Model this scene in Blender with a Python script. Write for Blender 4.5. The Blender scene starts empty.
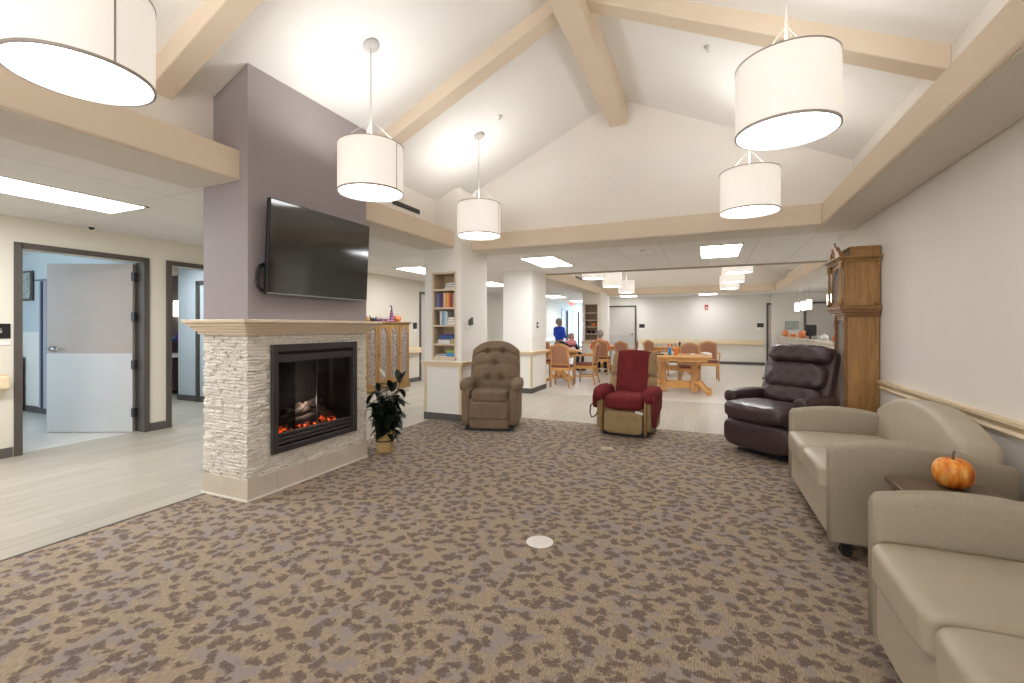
import bpy, bmesh, math, random
from mathutils import Vector, Matrix, Euler
R = math.radians
PI = math.pi
C = bpy.context.scene.collection
sc = bpy.context.scene

# ------------------------------------------------------------------ camera
CAMH = 1.32
F = 455.0
cd = bpy.data.cameras.new('camera'); cam = bpy.data.objects.new('camera', cd); C.objects.link(cam)
cam.location = (0, 0, CAMH); cam.rotation_euler = (R(90), 0, R(23.3))
cd.sensor_width = 36.0; cd.lens = F / 1024 * 36.0
cd.shift_y = -14.5 / 1024
cd.clip_start = 0.03; cd.clip_end = 200
sc.camera = cam

# ------------------------------------------------------------------ world, exposure
w = bpy.data.worlds.new('world'); sc.world = w; w.use_nodes = True
w.node_tree.nodes['Background'].inputs[0].default_value = (0.93, 0.95, 1.0, 1)
w.node_tree.nodes['Background'].inputs[1].default_value = 1.3
sc.view_settings.view_transform = 'Standard'
try: sc.view_settings.look = 'None'
except Exception: pass
sc.view_settings.gamma = 1.0
sc.view_settings.use_curve_mapping = False
sc.view_settings.exposure = 0.70
try:
    sc.cycles.max_bounces = 10; sc.cycles.diffuse_bounces = 7; sc.cycles.glossy_bounces = 3
    sc.cycles.transmission_bounces = 4; sc.cycles.transparent_max_bounces = 6
    sc.cycles.sample_clamp_indirect = 6.0; sc.cycles.caustics_reflective = False; sc.cycles.caustics_refractive = False
    sc.cycles.use_denoising = True
except Exception: pass
L_TROFFER = 13.0      # emission of ceiling light diffusers
L_SHADE = 0.27       # drum shade fabric
L_DISC = 5.0         # drum bottom diffuser
L_UP = 5.5          # watts of the bulb over each drum
L_ROOM = 60.0

def area(name, loc, rot, size, energy, color=(1, 1, 1)):
    l = bpy.data.lights.new(name, 'AREA'); l.shape = 'RECTANGLE'; l.size = size[0]; l.size_y = size[1]
    l.energy = energy; l.color = color
    o = bpy.data.objects.new(name, l); C.objects.link(o); o.location = loc; o.rotation_euler = rot
    return o
# daylight through the windows of the lounge (behind the camera), the bedroom and the far corridor
area('lounge_window_daylight', (-1.0, -3.9, 1.55), (R(90), 0, 0), (4.4, 2.0), 75, (1, 0.98, 0.96))
area('bedroom_window_daylight', (-8.6, 0.3, 1.6), (R(90), 0, 0), (2.0, 1.6), 48, (0.66, 0.83, 1.0))
area('office_cool_light', (-7.6, 4.0, 2.3), (0, 0, 0), (0.8, 0.4), 12, (0.75, 0.85, 1.0))  # cool area light below the office ceiling, facing down
area('corridor_window_daylight', (-5.2, 26.6, 1.4), (R(-90), 0, 0), (2.0, 2.0), 210, (0.45, 0.66, 1.0))

# ------------------------------------------------------------------ materials
def lin(c):
    return tuple((x / 255 / 12.92) if x / 255 <= 0.04045 else ((x / 255 + 0.055) / 1.055) ** 2.4 for x in c)
def col(c): return (*lin(c), 1)
class NT:
    def __init__(s, name):
        s.m = bpy.data.materials.new(name); s.m.use_nodes = True
        s.t = s.m.node_tree; s.t.nodes.clear()
        s.out = s.t.nodes.new('ShaderNodeOutputMaterial')
        s.b = s.t.nodes.new('ShaderNodeBsdfPrincipled'); s.t.links.new(s.b.outputs[0], s.out.inputs[0])
    def n(s, kind, **kw):
        nd = s.t.nodes.new('ShaderNode' + kind)
        for k, v in kw.items():
            if k.startswith('_'): setattr(nd, k[1:], v)
            else: nd.inputs[k.replace('__', ' ')].default_value = v
        return nd
    def l(s, a, b): s.t.links.new(a, b)
    def pos(s, scale=(1, 1, 1), world=False, rot=(0, 0, 0)):
        if world: src = s.n('NewGeometry').outputs['Position']
        else: src = s.n('TexCoord').outputs['Object']
        mp = s.n('Mapping'); mp.inputs['Scale'].default_value = scale; mp.inputs['Rotation'].default_value = rot
        s.l(src, mp.inputs[0]); return mp.outputs[0]
    def ramp(s, fac, stops):
        r = s.n('ValToRGB'); s.l(fac, r.inputs[0])
        el = r.color_ramp.elements
        while len(el) > 1: el.remove(el[-1])
        el[0].position = stops[0][0]; el[0].color = stops[0][1]
        for p, c in stops[1:]:
            e = el.new(p); e.color = c
        return r.outputs[0]
    def mix(s, fac, a, b, mode='MIX'):
        m = s.n('MixRGB', _blend_type=mode)
        for i, v in enumerate((fac, a, b)):
            if hasattr(v, 'is_linked') or hasattr(v, 'links'): s.l(v, m.inputs[i])
            else: m.inputs[i].default_value = v
        return m.outputs[0]
    def bump(s, h, strength, dist=0.01):
        b = s.n('Bump', Strength=strength, Distance=dist); s.l(h, b.inputs['Height']); s.l(b.outputs[0], s.b.inputs['Normal'])
M = {}
def simple(name, c, rough=0.6, var=0.06, vs=6.0, bump=0.0, bs=60.0, metal=0.0, spec=0.5, world=False):
    t = NT(name); base = col(c); dark = tuple(x * (1 - var) for x in base[:3]) + (1,); light = tuple(min(1, x * (1 + var)) for x in base[:3]) + (1,)
    nz = t.n('TexNoise', Scale=vs, Detail=3.0); t.l(t.pos(world=world), nz.inputs['Vector'])
    t.l(t.ramp(nz.outputs['Fac'], [(0.3, dark), (0.7, light)]), t.b.inputs['Base Color'])
    t.b.inputs['Roughness'].default_value = rough; t.b.inputs['Metallic'].default_value = metal
    t.b.inputs['Specular IOR Level'].default_value = spec
    if bump:
        n2 = t.n('TexNoise', Scale=bs, Detail=2.0); t.l(t.pos(world=world), n2.inputs['Vector']); t.bump(n2.outputs['Fac'], bump)
    M[name] = t.m; return t.m
def wood(name, c1, c2, axis='Z', rough=0.45, scale=1.0):
    t = NT(name)
    sc3 = {'X': (1.2, 14, 14), 'Y': (14, 1.2, 14), 'Z': (14, 14, 1.2)}[axis]
    nz = t.n('TexNoise', Scale=2.2 * scale, Detail=5.0, Distortion=0.6); t.l(t.pos(sc3), nz.inputs['Vector'])
    n2 = t.n('TexNoise', Scale=9 * scale, Detail=3.0); t.l(t.pos(sc3), n2.inputs['Vector'])
    f = t.mix(0.35, nz.outputs['Fac'], n2.outputs['Fac'])
    t.l(t.ramp(f, [(0.35, col(c1)), (0.62, col(c2))]), t.b.inputs['Base Color'])
    t.b.inputs['Roughness'].default_value = rough; t.bump(n2.outputs['Fac'], 0.08)
    M[name] = t.m; return t.m
def glow(name, c, strength, noise=False):
    t = NT(name)
    t.b.inputs['Base Color'].default_value = col((235, 232, 225)); t.b.inputs['Roughness'].default_value = 0.8
    t.b.inputs['Emission Color'].default_value = (*lin(c), 1); t.b.inputs['Emission Strength'].default_value = strength
    if noise:
        nz = t.n('TexNoise', Scale=120, Detail=2.0); t.l(t.pos(), nz.inputs['Vector']); t.bump(nz.outputs['Fac'], 0.1)
    M[name] = t.m; return t.m

simple('paint_cream', (232, 228, 221), 0.7, 0.01, 2, 0.03, 250, world=True, spec=0.2)
simple('paint_left', (219, 214, 199), 0.7, 0.01, 2, 0.03, 250, world=True, spec=0.2)
simple('paint_white', (236, 233, 226), 0.7, 0.01, 2, 0.03, 250, world=True, spec=0.2)
simple('paint_far', (224, 221, 213), 0.7, 0.01, 2, world=True, spec=0.2)
simple('paint_vault', (240, 239, 236), 0.8, 0.01, 2, 0.03, 200, world=True, spec=0.1)
simple('paint_gable', (236, 231, 225), 0.8, 0.01, 2, 0.03, 200, world=True, spec=0.1)
simple('paint_mauve', (158, 150, 153), 0.65, 0.015, 2, 0.03, 250, world=True, spec=0.25)
simple('paint_peach', (223, 207, 186), 0.55, 0.02, 2, world=True, spec=0.3)
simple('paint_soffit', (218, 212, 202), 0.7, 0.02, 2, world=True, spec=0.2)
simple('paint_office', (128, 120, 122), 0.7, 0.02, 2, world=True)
simple('paint_blue', (190, 198, 199), 0.7, 0.02, 2, world=True)
simple('rail_wood', (226, 206, 172), 0.45, 0.05, 8)
simple('mantle_paint', (218, 200, 176), 0.5, 0.03, 5)
simple('base_vinyl', (88, 84, 82), 0.55, 0.04, 8)
simple('frame_dark', (82, 76, 70), 0.5, 0.03, 8)
simple('door_taupe', (160, 147, 137), 0.55, 0.02, 5)
simple('door_kick', (184, 182, 179), 0.5, 0.02, 5)
simple('door_light', (196, 190, 182), 0.55, 0.02, 5)
simple('chrome', (200, 200, 200), 0.25, 0.02, 5, metal=1.0)
simple('black_metal', (34, 32, 33), 0.42, 0.08, 10)
simple('charcoal_metal', (62, 59, 59), 0.42, 0.05, 10, metal=0.3)
simple('black_plastic', (26, 26, 28), 0.4, 0.05, 10)
simple('white_plastic', (232, 230, 224), 0.4, 0.02, 10)
simple('grey_metal', (150, 150, 152), 0.4, 0.03, 10, metal=0.6)
simple('tile_beige', (204, 193, 177), 0.5, 0.05, 5)
simple('caulk', (232, 228, 220), 0.5, 0.02, 5)
simple('red_plastic', (170, 40, 36), 0.4, 0.03, 5)
simple('orange_paint', (212, 124, 74), 0.45, 0.12, 20)
simple('tan_fabric', (128, 109, 90), 0.95, 0.10, 9, 0.35, 320, spec=0.15)
simple('gold_fabric', (160, 136, 102), 0.95, 0.10, 12, 0.35, 320, spec=0.15)
simple('maroon_fabric', (122, 50, 52), 0.98, 0.14, 14, 0.5, 260, spec=0.08)
simple('leather_brown', (64, 47, 49), 0.36, 0.16, 18, 0.16, 60, spec=0.55)
simple('vinyl_beige', (178, 167, 147), 0.42, 0.05, 7, 0.10, 160, spec=0.45)
simple('vinyl_beige_arm', (163, 153, 134), 0.55, 0.05, 90, 0.25, 260, spec=0.3)
simple('chair_fabric', (164, 116, 90), 0.9, 0.14, 60, 0.2, 300)
simple('chair_seat', (128, 74, 62), 0.85, 0.14, 60, 0.2, 300)
simple('skin', (205, 150, 128), 0.6, 0.05, 8)
simple('hair_grey', (146, 138, 132), 0.8, 0.25, 40, 0.4, 90)
simple('shirt_blue', (36, 78, 205), 0.9, 0.12, 12)
simple('shirt_salmon', (232, 120, 96), 0.9, 0.12, 12)
simple('cloth_dark', (44, 44, 56), 0.9, 0.12, 12)
simple('cloth_pink', (232, 150, 160), 0.9, 0.12, 12)
simple('shoe_black', (24, 22, 22), 0.5, 0.1, 12)
wood('oak', (196, 138, 74), (222, 170, 104), 'X', 0.4)
wood('oak_v', (176, 124, 72), (208, 156, 98), 'Z', 0.4)
wood('clock_wood', (132, 96, 52), (174, 132, 78), 'Z', 0.35, 0.7)
wood('clock_trim', (118, 80, 44), (156, 112, 66), 'Y', 0.35)
wood('cabinet_wood', (118, 86, 46), (158, 122, 70), 'Z', 0.4)
wood('walnut', (84, 64, 50), (112, 90, 70), 'Y', 0.4)
wood('desk_dark', (58, 42, 40), (80, 60, 56), 'X', 0.4)
glow('glow_troffer', (249, 251, 255), L_TROFFER)
glow('glow_shade', (255, 247, 238), L_SHADE, True)
glow('glow_disc', (250, 251, 255), L_DISC)
glow('glow_sconce', (255, 236, 210), 6.0)
glow('glow_exit', (255, 60, 50), 2.5)
glow('glow_kitchen', (255, 250, 242), 4.0)

def carpet():
    t = NT('carpet'); p = t.pos(world=True)
    # fine loop rows running away from the window side
    w1 = t.n('TexNoise', Scale=1.0, Detail=2.0); t.l(t.pos((190, 38, 1), world=True), w1.inputs['Vector'])
    base = t.ramp(w1.outputs['Fac'], [(0.34, col((148, 132, 117))), (0.5, col((166, 149, 130))), (0.66, col((182, 165, 140)))])
    # lilac grey patches
    g = t.n('TexNoise', Scale=7.5, Detail=4.0, Distortion=1.2); t.l(p, g.inputs['Vector'])
    gm = t.ramp(g.outputs['Fac'], [(0.50, (0, 0, 0, 1)), (0.60, (0.8, 0.8, 0.8, 1))])
    c1 = t.mix(gm, base, col((152, 143, 142)))
    # dark leaf blotches
    dn = t.n('TexNoise', Scale=17.0, Detail=4.0); t.l(p, dn.inputs['Vector'])
    sub = t.n('VectorMath', _operation='SUBTRACT'); t.l(dn.outputs['Color'], sub.inputs[0]); sub.inputs[1].default_value = (0.5, 0.5, 0.5)
    scl = t.n('VectorMath', _operation='SCALE'); t.l(sub.outputs[0], scl.inputs[0]); scl.inputs['Scale'].default_value = 0.11
    add = t.n('VectorMath', _operation='ADD'); t.l(p, add.inputs[0]); t.l(scl.outputs[0], add.inputs[1])
    mp = t.n('Mapping'); mp.inputs['Scale'].default_value = (12.5, 14.5, 1); mp.inputs['Rotation'].default_value = (0, 0, R(18)); t.l(add.outputs[0], mp.inputs[0])
    vo = t.n('TexVoronoi', Scale=1.0, Randomness=0.95, _voronoi_dimensions='2D'); t.l(mp.outputs[0], vo.inputs['Vector'])
    edge = t.n('TexNoise', Scale=75.0, Detail=3.0); t.l(p, edge.inputs['Vector'])
    ad = t.n('Math', _operation='MULTIPLY_ADD'); t.l(edge.outputs['Fac'], ad.inputs[0]); ad.inputs[1].default_value = 0.7; t.l(vo.outputs['Distance'], ad.inputs[2])
    dm = t.ramp(ad.outputs[0], [(0.62, (0.8, 0.8, 0.8, 1)), (0.78, (0, 0, 0, 1))])
    spk = t.n('TexNoise', Scale=160.0, Detail=1.0); t.l(p, spk.inputs['Vector'])
    dk = t.ramp(spk.outputs['Fac'], [(0.35, col((92, 78, 74))), (0.65, col((120, 103, 96)))])
    c2 = t.mix(dm, c1, dk)
    rb2 = t.n('TexWave', Scale=26.0, Distortion=1.2, _bands_direction='X'); t.l(t.pos(world=True), rb2.inputs['Vector'])
    c2 = t.mix(0.5, c2, t.ramp(rb2.outputs['Fac'], [(0.2, (0.84, 0.82, 0.80, 1)), (0.6, (1.0, 1.0, 0.98, 1))]), 'MULTIPLY')
    t.l(c2, t.b.inputs['Base Color']); t.b.inputs['Roughness'].default_value = 0.97; t.b.inputs['Specular IOR Level'].default_value = 0.1
    rb = t.n('TexWave', Scale=38.0, Distortion=0.6, _bands_direction='X'); t.l(t.pos(world=True), rb.inputs['Vector'])
    t.bump(rb.outputs['Fac'], 0.25, 0.003)
    M['carpet'] = t.m
carpet()
def vinyl_floor():
    t = NT('vinyl_plank')
    br = t.n('TexBrick', Scale=1.0, Color1=col((188, 180, 165)), Color2=col((177, 169, 153)), Mortar=col((160, 151, 136)))
    br.inputs['Mortar Size'].default_value = 0.0025; br.inputs['Brick Width'].default_value = 1.2; br.inputs['Row Height'].default_value = 0.16
    br.offset = 0.37
    t.l(t.pos(world=True, rot=(0, 0, R(90))), br.inputs['Vector'])
    nz = t.n('TexNoise', Scale=1.0, Detail=4.0); t.l(t.pos((22, 1.6, 1), world=True), nz.inputs['Vector'])
    gr = t.ramp(nz.outputs['Fac'], [(0.3, (0.86, 0.86, 0.86, 1)), (0.7, (1.0, 1.0, 1.0, 1))])
    t.l(t.mix(1.0, br.outputs['Color'], gr, 'MULTIPLY'), t.b.inputs['Base Color'])
    t.b.inputs['Roughness'].default_value = 0.38
    M['vinyl_plank'] = t.m
vinyl_floor()
def dining_floor():
    t = NT('vinyl_sheet')
    nz = t.n('TexNoise', Scale=5.0, Detail=4.0); t.l(t.pos(world=True), nz.inputs['Vector'])
    t.l(t.ramp(nz.outputs['Fac'], [(0.3, col((200, 194, 184))), (0.7, col((211, 206, 197)))]), t.b.inputs['Base Color'])
    t.b.inputs['Roughness'].default_value = 0.3; M['vinyl_sheet'] = t.m
dining_floor()
def ceil_tile():
    t = NT('ceiling_tile')
    br = t.n('TexBrick', Scale=1.0, Color1=col((232, 231, 229)), Color2=col((226, 225, 223)), Mortar=col((200, 199, 197)))
    br.inputs['Mortar Size'].default_value = 0.005; br.inputs['Brick Width'].default_value = 1.22; br.inputs['Row Height'].default_value = 0.61; br.offset = 0.0
    t.l(t.pos(world=True, rot=(0, 0, R(90))), br.inputs['Vector'])
    t.l(br.outputs['Color'], t.b.inputs['Base Color']); t.b.inputs['Roughness'].default_value = 0.85
    nz = t.n('TexNoise', Scale=150, Detail=2.0); t.l(t.pos(world=True), nz.inputs['Vector']); t.bump(nz.outputs['Fac'], 0.1)
    M['ceiling_tile'] = t.m
ceil_tile()
def stone():
    t = NT('ledge_stone')
    geo = t.n('NewGeometry'); sp = t.n('SeparateXYZ'); t.l(geo.outputs['Position'], sp.inputs[0])
    ad = t.n('Math', _operation='ADD'); t.l(sp.outputs[0], ad.inputs[0]); t.l(sp.outputs[1], ad.inputs[1])
    cb = t.n('CombineXYZ'); t.l(ad.outputs[0], cb.inputs[0]); t.l(sp.outputs[2], cb.inputs[1])
    br = t.n('TexBrick', Scale=1.0, Color1=col((250, 245, 235)), Color2=col((240, 233, 220)), Mortar=col((222, 213, 198)))
    br.inputs['Mortar Size'].default_value = 0.0016; br.inputs['Brick Width'].default_value = 0.15; br.inputs['Row Height'].default_value = 0.026; br.offset = 0.43
    br.inputs['Mortar Smooth'].default_value = 0.6
    t.l(cb.outputs[0], br.inputs['Vector'])
    nz = t.n('TexNoise', Scale=26.0, Detail=4.0); t.l(geo.outputs['Position'], nz.inputs['Vector'])
    t.l(t.mix(0.5, br.outputs['Color'], t.ramp(nz.outputs['Fac'], [(0.3, col((226, 216, 200))), (0.7, col((250, 247, 240)))])), t.b.inputs['Base Color'])
    n2 = t.n('TexNoise', Scale=1.0, Detail=3.0); mp = t.n('Mapping'); mp.inputs['Scale'].default_value = (22, 60, 1); t.l(cb.outputs[0], mp.inputs[0]); t.l(mp.outputs[0], n2.inputs['Vector'])
    inv = t.n('Math', _operation='MULTIPLY_ADD'); t.l(br.outputs['Fac'], inv.inputs[0]); inv.inputs[1].default_value = -0.35; t.l(n2.outputs['Fac'], inv.inputs[2])
    t.bump(inv.outputs[0], 1.0, 0.035); t.b.inputs['Roughness'].default_value = 0.85
    M['ledge_stone'] = t.m
stone()
def granite():
    t = NT('granite'); v = t.n('TexVoronoi', Scale=45.0); t.l(t.pos(), v.inputs['Vector'])
    t.l(t.ramp(v.outputs['Color'], [(0.2, col((150, 135, 125))), (0.45, col((205, 196, 186))), (0.8, col((226, 222, 214)))]), t.b.inputs['Base Color'])
    t.b.inputs['Roughness'].default_value = 0.3; M['granite'] = t.m
granite()
def leaf_mat():
    t = NT('leaf'); nz = t.n('TexNoise', Scale=14.0, Detail=2.0); t.l(t.pos(), nz.inputs['Vector'])
    t.l(t.ramp(nz.outputs['Fac'], [(0.3, col((24, 34, 26))), (0.6, col((44, 60, 42))), (0.8, col((70, 58, 50)))]), t.b.inputs['Base Color'])
    t.b.inputs['Roughness'].default_value = 0.28; M['leaf'] = t.m
leaf_mat()
def wicker():
    t = NT('wicker'); wv = t.n('TexWave', Scale=22.0, Distortion=1.5, _bands_direction='Z'); t.l(t.pos(), wv.inputs['Vector'])
    t.l(t.ramp(wv.outputs['Fac'], [(0.1, col((150, 118, 70))), (0.6, col((216, 186, 128)))]), t.b.inputs['Base Color'])
    t.bump(wv.outputs['Fac'], 0.5); t.b.inputs['Roughness'].default_value = 0.7; M['wicker'] = t.m
wicker()
def pumpkin_mat():
    t = NT('pumpkin_skin'); nz = t.n('TexNoise', Scale=26.0, Detail=4.0, Distortion=0.5); t.l(t.pos((1, 1, 0.35)), nz.inputs['Vector'])
    t.l(t.ramp(nz.outputs['Fac'], [(0.32, col((196, 92, 28))), (0.5, col((236, 142, 44))), (0.68, col((244, 190, 104)))]), t.b.inputs['Base Color'])
    t.b.inputs['Roughness'].default_value = 0.35; M['pumpkin_skin'] = t.m
pumpkin_mat()
def screen():
    t = NT('screen'); t.b.inputs['Base Color'].default_value = col((18, 18, 19)); t.b.inputs['Roughness'].default_value = 0.08
    t.b.inputs['Specular IOR Level'].default_value = 0.75; t.b.inputs['IOR'].default_value = 1.7; M['screen'] = t.m
screen()
def glass(name, c, alpha):
    t = NT(name); t.b.inputs['Base Color'].default_value = col(c); t.b.inputs['Roughness'].default_value = 0.05
    t.b.inputs['Alpha'].default_value = alpha; M[name] = t.m
glass('glass_clear', (230, 235, 235), 0.14)
glass('glass_dark', (10, 10, 10), 0.25)
def lead_glass():
    t = NT('lead_glass'); br = t.n('TexVoronoi', Scale=17.0, _feature='DISTANCE_TO_EDGE'); t.l(t.pos((1, 1, 0.7)), br.inputs['Vector'])
    t.l(t.ramp(br.outputs['Distance'], [(0.02, col((70, 60, 54))), (0.06, col((180, 166, 160)))]), t.b.inputs['Base Color'])
    t.b.inputs['Roughness'].default_value = 0.15; t.b.inputs['Alpha'].default_value = 0.6; M['lead_glass'] = t.m
lead_glass()
def firebox_mat():
    t = NT('firebox'); br = t.n('TexBrick', Scale=1.0, Color1=col((66, 60, 57)), Color2=col((58, 53, 50)), Mortar=col((40, 36, 34)))
    br.inputs['Brick Width'].default_value = 0.2; br.inputs['Row Height'].default_value = 0.07; br.inputs['Mortar Size'].default_value = 0.004
    t.l(t.pos((1, 1, 1), rot=(R(90), 0, R(90))), br.inputs['Vector']); t.l(br.outputs['Color'], t.b.inputs['Base Color']); t.b.inputs['Roughness'].default_value = 0.9; M['firebox'] = t.m
firebox_mat()
def ember():
    t = NT('ember'); nz = t.n('TexNoise', Scale=34.0, Detail=3.0); t.l(t.pos(), nz.inputs['Vector'])
    c = t.ramp(nz.outputs['Fac'], [(0.50, (0, 0, 0, 1)), (0.58, col((245, 76, 16))), (0.75, col((255, 160, 70)))])
    t.b.inputs['Base Color'].default_value = col((44, 30, 26)); t.l(c, t.b.inputs['Emission Color']); t.b.inputs['Emission Strength'].default_value = 1.8; M['ember'] = t.m
ember()
def log_mat():
    t = NT('fire_log'); nz = t.n('TexNoise', Scale=16.0, Detail=4.0); t.l(t.pos((1, 0.3, 1)), nz.inputs['Vector'])
    t.l(t.ramp(nz.outputs['Fac'], [(0.35, col((36, 28, 25))), (0.6, col((84, 66, 56)))]), t.b.inputs['Base Color']); t.bump(nz.outputs['Fac'], 0.6)
    t.b.inputs['Roughness'].default_value = 0.9; M['fire_log'] = t.m
log_mat()
def stripes(name, a, b, scale, axis='X', rough=0.8):
    t = NT(name); wv = t.n('TexWave', Scale=scale, _bands_direction=axis); t.l(t.pos(), wv.inputs['Vector'])
    t.l(t.ramp(wv.outputs['Fac'], [(0.45, col(a)), (0.55, col(b))]), t.b.inputs['Base Color']); t.b.inputs['Roughness'].default_value = rough; M[name] = t.m
stripes('curtain_stripe', (74, 72, 84), (182, 184, 196), 7.0, 'X')
stripes('hat_stripe', (36, 28, 40), (176, 96, 150), 5.5, 'Z')
def art(name, stops, scale=9.0):
    t = NT(name); nz = t.n('TexNoise', Scale=scale, Detail=3.0, Distortion=2.0); t.l(t.pos(), nz.inputs['Vector'])
    t.l(t.ramp(nz.outputs['Fac'], [(p, col(c)) for p, c in stops]), t.b.inputs['Base Color']); M[name] = t.m
art('art_print', [(0.3, (60, 66, 70)), (0.5, (190, 196, 190)), (0.6, (92, 100, 96)), (0.75, (220, 220, 210))], 14)
_pc = {}
def paint(c, rough=0.6):
    k = (tuple(c), rough)
    if k not in _pc: _pc[k] = simple('paint_%d_%d_%d' % tuple(c), c, rough, 0.06, 20)
    return _pc[k]

# ------------------------------------------------------------------ mesh helpers
class MB:
    def __init__(s): s.bm = bmesh.new(); s.smooth = False
    def _merge(s, b, mtx=None, smooth=None):
        if mtx is not None: bmesh.ops.transform(b, matrix=mtx, verts=b.verts)
        if smooth is not None:
            for f in b.faces: f.smooth = smooth
        me = bpy.data.meshes.new('tmp'); b.to_mesh(me); b.free(); s.bm.from_mesh(me); bpy.data.meshes.remove(me); return s
    def box(s, x0, x1, y0, y1, z0, z1, bev=0.0, mtx=None, seg=2):
        b = bmesh.new(); bmesh.ops.create_cube(b, size=1.0)
        bmesh.ops.scale(b, vec=(abs(x1 - x0), abs(y1 - y0), abs(z1 - z0)), verts=b.verts)
        bmesh.ops.translate(b, vec=((x0 + x1) / 2, (y0 + y1) / 2, (z0 + z1) / 2), verts=b.verts)
        if bev: bmesh.ops.bevel(b, geom=b.edges[:] , offset=bev, segments=seg, profile=0.5, affect='EDGES')
        return s._merge(b, mtx)
    def tube(s, pts, r, seg=10, cap=True, mtx=None):
        b = bmesh.new(); n = len(pts); rs = r if isinstance(r, (list, tuple)) else [r] * n
        P = [Vector(p) for p in pts]; rings = []
        up = None
        for i in range(n):
            d = (P[min(i + 1, n - 1)] - P[max(i - 1, 0)]).normalized()
            if up is None: up = Vector((0, 0, 1)) if abs(d.z) < 0.9 else Vector((1, 0, 0))
            a = d.cross(up).normalized(); c = a.cross(d).normalized(); up = c
            rings.append([b.verts.new(P[i] + a * rs[i] * math.cos(t * 2 * PI / seg) + c * rs[i] * math.sin(t * 2 * PI / seg)) for t in range(seg)])
        for i in range(n - 1):
            for t in range(seg):
                b.faces.new((rings[i][t], rings[i][(t + 1) % seg], rings[i + 1][(t + 1) % seg], rings[i + 1][t]))
        if cap:
            b.faces.new(rings[0][::-1]); b.faces.new(rings[-1])
        for f in b.faces: f.smooth = len(f.verts) == 4
        bmesh.ops.recalc_face_normals(b, faces=b.faces)
        return s._merge(b, mtx)
    def lathe(s, prof, center=(0, 0, 0), seg=24, rib=None, mtx=None, smooth=True):
        b = bmesh.new(); rings = []
        for (r, z) in prof:
            if r < 1e-5: rings.append([b.verts.new((0, 0, z))])
            else:
                ring = []
                for t in range(seg):
                    a = t * 2 * PI / seg; k = rib(a, z) if rib else 1
                    ring.append(b.verts.new((r * k * math.cos(a), r * k * math.sin(a), z)))
                rings.append(ring)
        for i in range(len(rings) - 1):
            A, B = rings[i], rings[i + 1]
            for t in range(seg):
                u = (t + 1) % seg
                if len(A) == 1 and len(B) == 1: continue
                if len(A) == 1: b.faces.new((A[0], B[u], B[t]))
                elif len(B) == 1: b.faces.new((A[t], A[u], B[0]))
                else: b.faces.new((A[t], A[u], B[u], B[t]))
        bmesh.ops.translate(b, vec=center, verts=b.verts); bmesh.ops.recalc_face_normals(b, faces=b.faces)
        return s._merge(b, mtx, smooth)
    def prism(s, poly, axis, a, b_, bev=0.0, mtx=None, smooth=False, seg=3):
        # poly: 2D points; axis 'X': (y,z) polygon extruded over x in [a,b]; 'Y': (x,z); 'Z': (x,y)
        b = bmesh.new()
        def P(p, t): return {'X': (t, p[0], p[1]), 'Y': (p[0], t, p[1]), 'Z': (p[0], p[1], t)}[axis]
        v0 = [b.verts.new(P(p, a)) for p in poly]; v1 = [b.verts.new(P(p, b_)) for p in poly]; n = len(poly)
        f0 = b.faces.new(v0); f1 = b.faces.new(v1[::-1])
        for i in range(n): b.faces.new((v0[i], v1[i], v1[(i + 1) % n], v0[(i + 1) % n]))
        bmesh.ops.recalc_face_normals(b, faces=b.faces)
        if bev:
            es = [e for e in b.edges if (f0 in e.link_faces or f1 in e.link_faces)]
            bmesh.ops.bevel(b, geom=es, offset=bev, segments=seg, profile=0.5, affect='EDGES')
        if smooth:
            for f in b.faces: f.smooth = True
        return s._merge(b, mtx)
    def soft(s, c, size, e=6.0, n=10, mtx=None, fn=None):
        # rounded cushion: cube surface pulled to a superellipsoid
        b = bmesh.new(); bmesh.ops.create_cube(b, size=2.0)
        bmesh.ops.subdivide_edges(b, edges=b.edges[:], cuts=n, use_grid_fill=True)
        for v in b.verts:
            p = v.co; k = 1 / (abs(p.x) ** e + abs(p.y) ** e + abs(p.z) ** e) ** (1 / e)
            q = Vector((p.x * k, p.y * k, p.z * k))
            if fn: q = Vector(fn(q))
            v.co = Vector((c[0] + q.x * size[0] / 2, c[1] + q.y * size[1] / 2, c[2] + q.z * size[2] / 2))
        return s._merge(b, mtx, True)
    def pad(s, W, H, t, p=4.0, nu=28, nv=32, wf=None, top=None, dim=None, back=0.5, mtx=None):
        # upholstered slab standing in XZ, puffing to -Y by t(u,v) and +Y by t*back
        b = bmesh.new(); g = [[], []]
        for sd in (0, 1):
            for j in range(nv + 1):
                row = []
                for i in range(nu + 1):
                    u = -1 + 2 * i / nu; v = j / nv
                    uu = math.sin(u * PI / 2); vv = 0.5 - 0.5 * math.cos(v * PI)
                    m = max(0, 1 - abs(uu) ** p) ** (1 / p) * max(0, 1 - abs(2 * vv - 1) ** p) ** (1 / p)
                    x = uu * W / 2 * (wf(vv) if wf else 1); z = vv * (H - (top(uu) if top else 0))
                    d = t * m
                    if sd == 0 and dim: d *= dim(uu, vv)
                    y = -d if sd == 0 else d * back
                    row.append((x, y, z))
                g[sd].append(row)
        V = [[[None] * (nu + 1) for _ in range(nv + 1)] for _ in (0, 1)]
        for sd in (0, 1):
            for j in range(nv + 1):
                for i in range(nu + 1):
                    bd = i in (0, nu) or j in (0, nv)
                    V[sd][j][i] = V[0][j][i] if (sd and bd) else b.verts.new(g[sd][j][i])
        for sd in (0, 1):
            for j in range(nv):
                for i in range(nu):
                    q = (V[sd][j][i], V[sd][j][i + 1], V[sd][j + 1][i + 1], V[sd][j + 1][i])
                    b.faces.new(q if sd == 0 else q[::-1])
        return s._merge(b, mtx, True)
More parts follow.
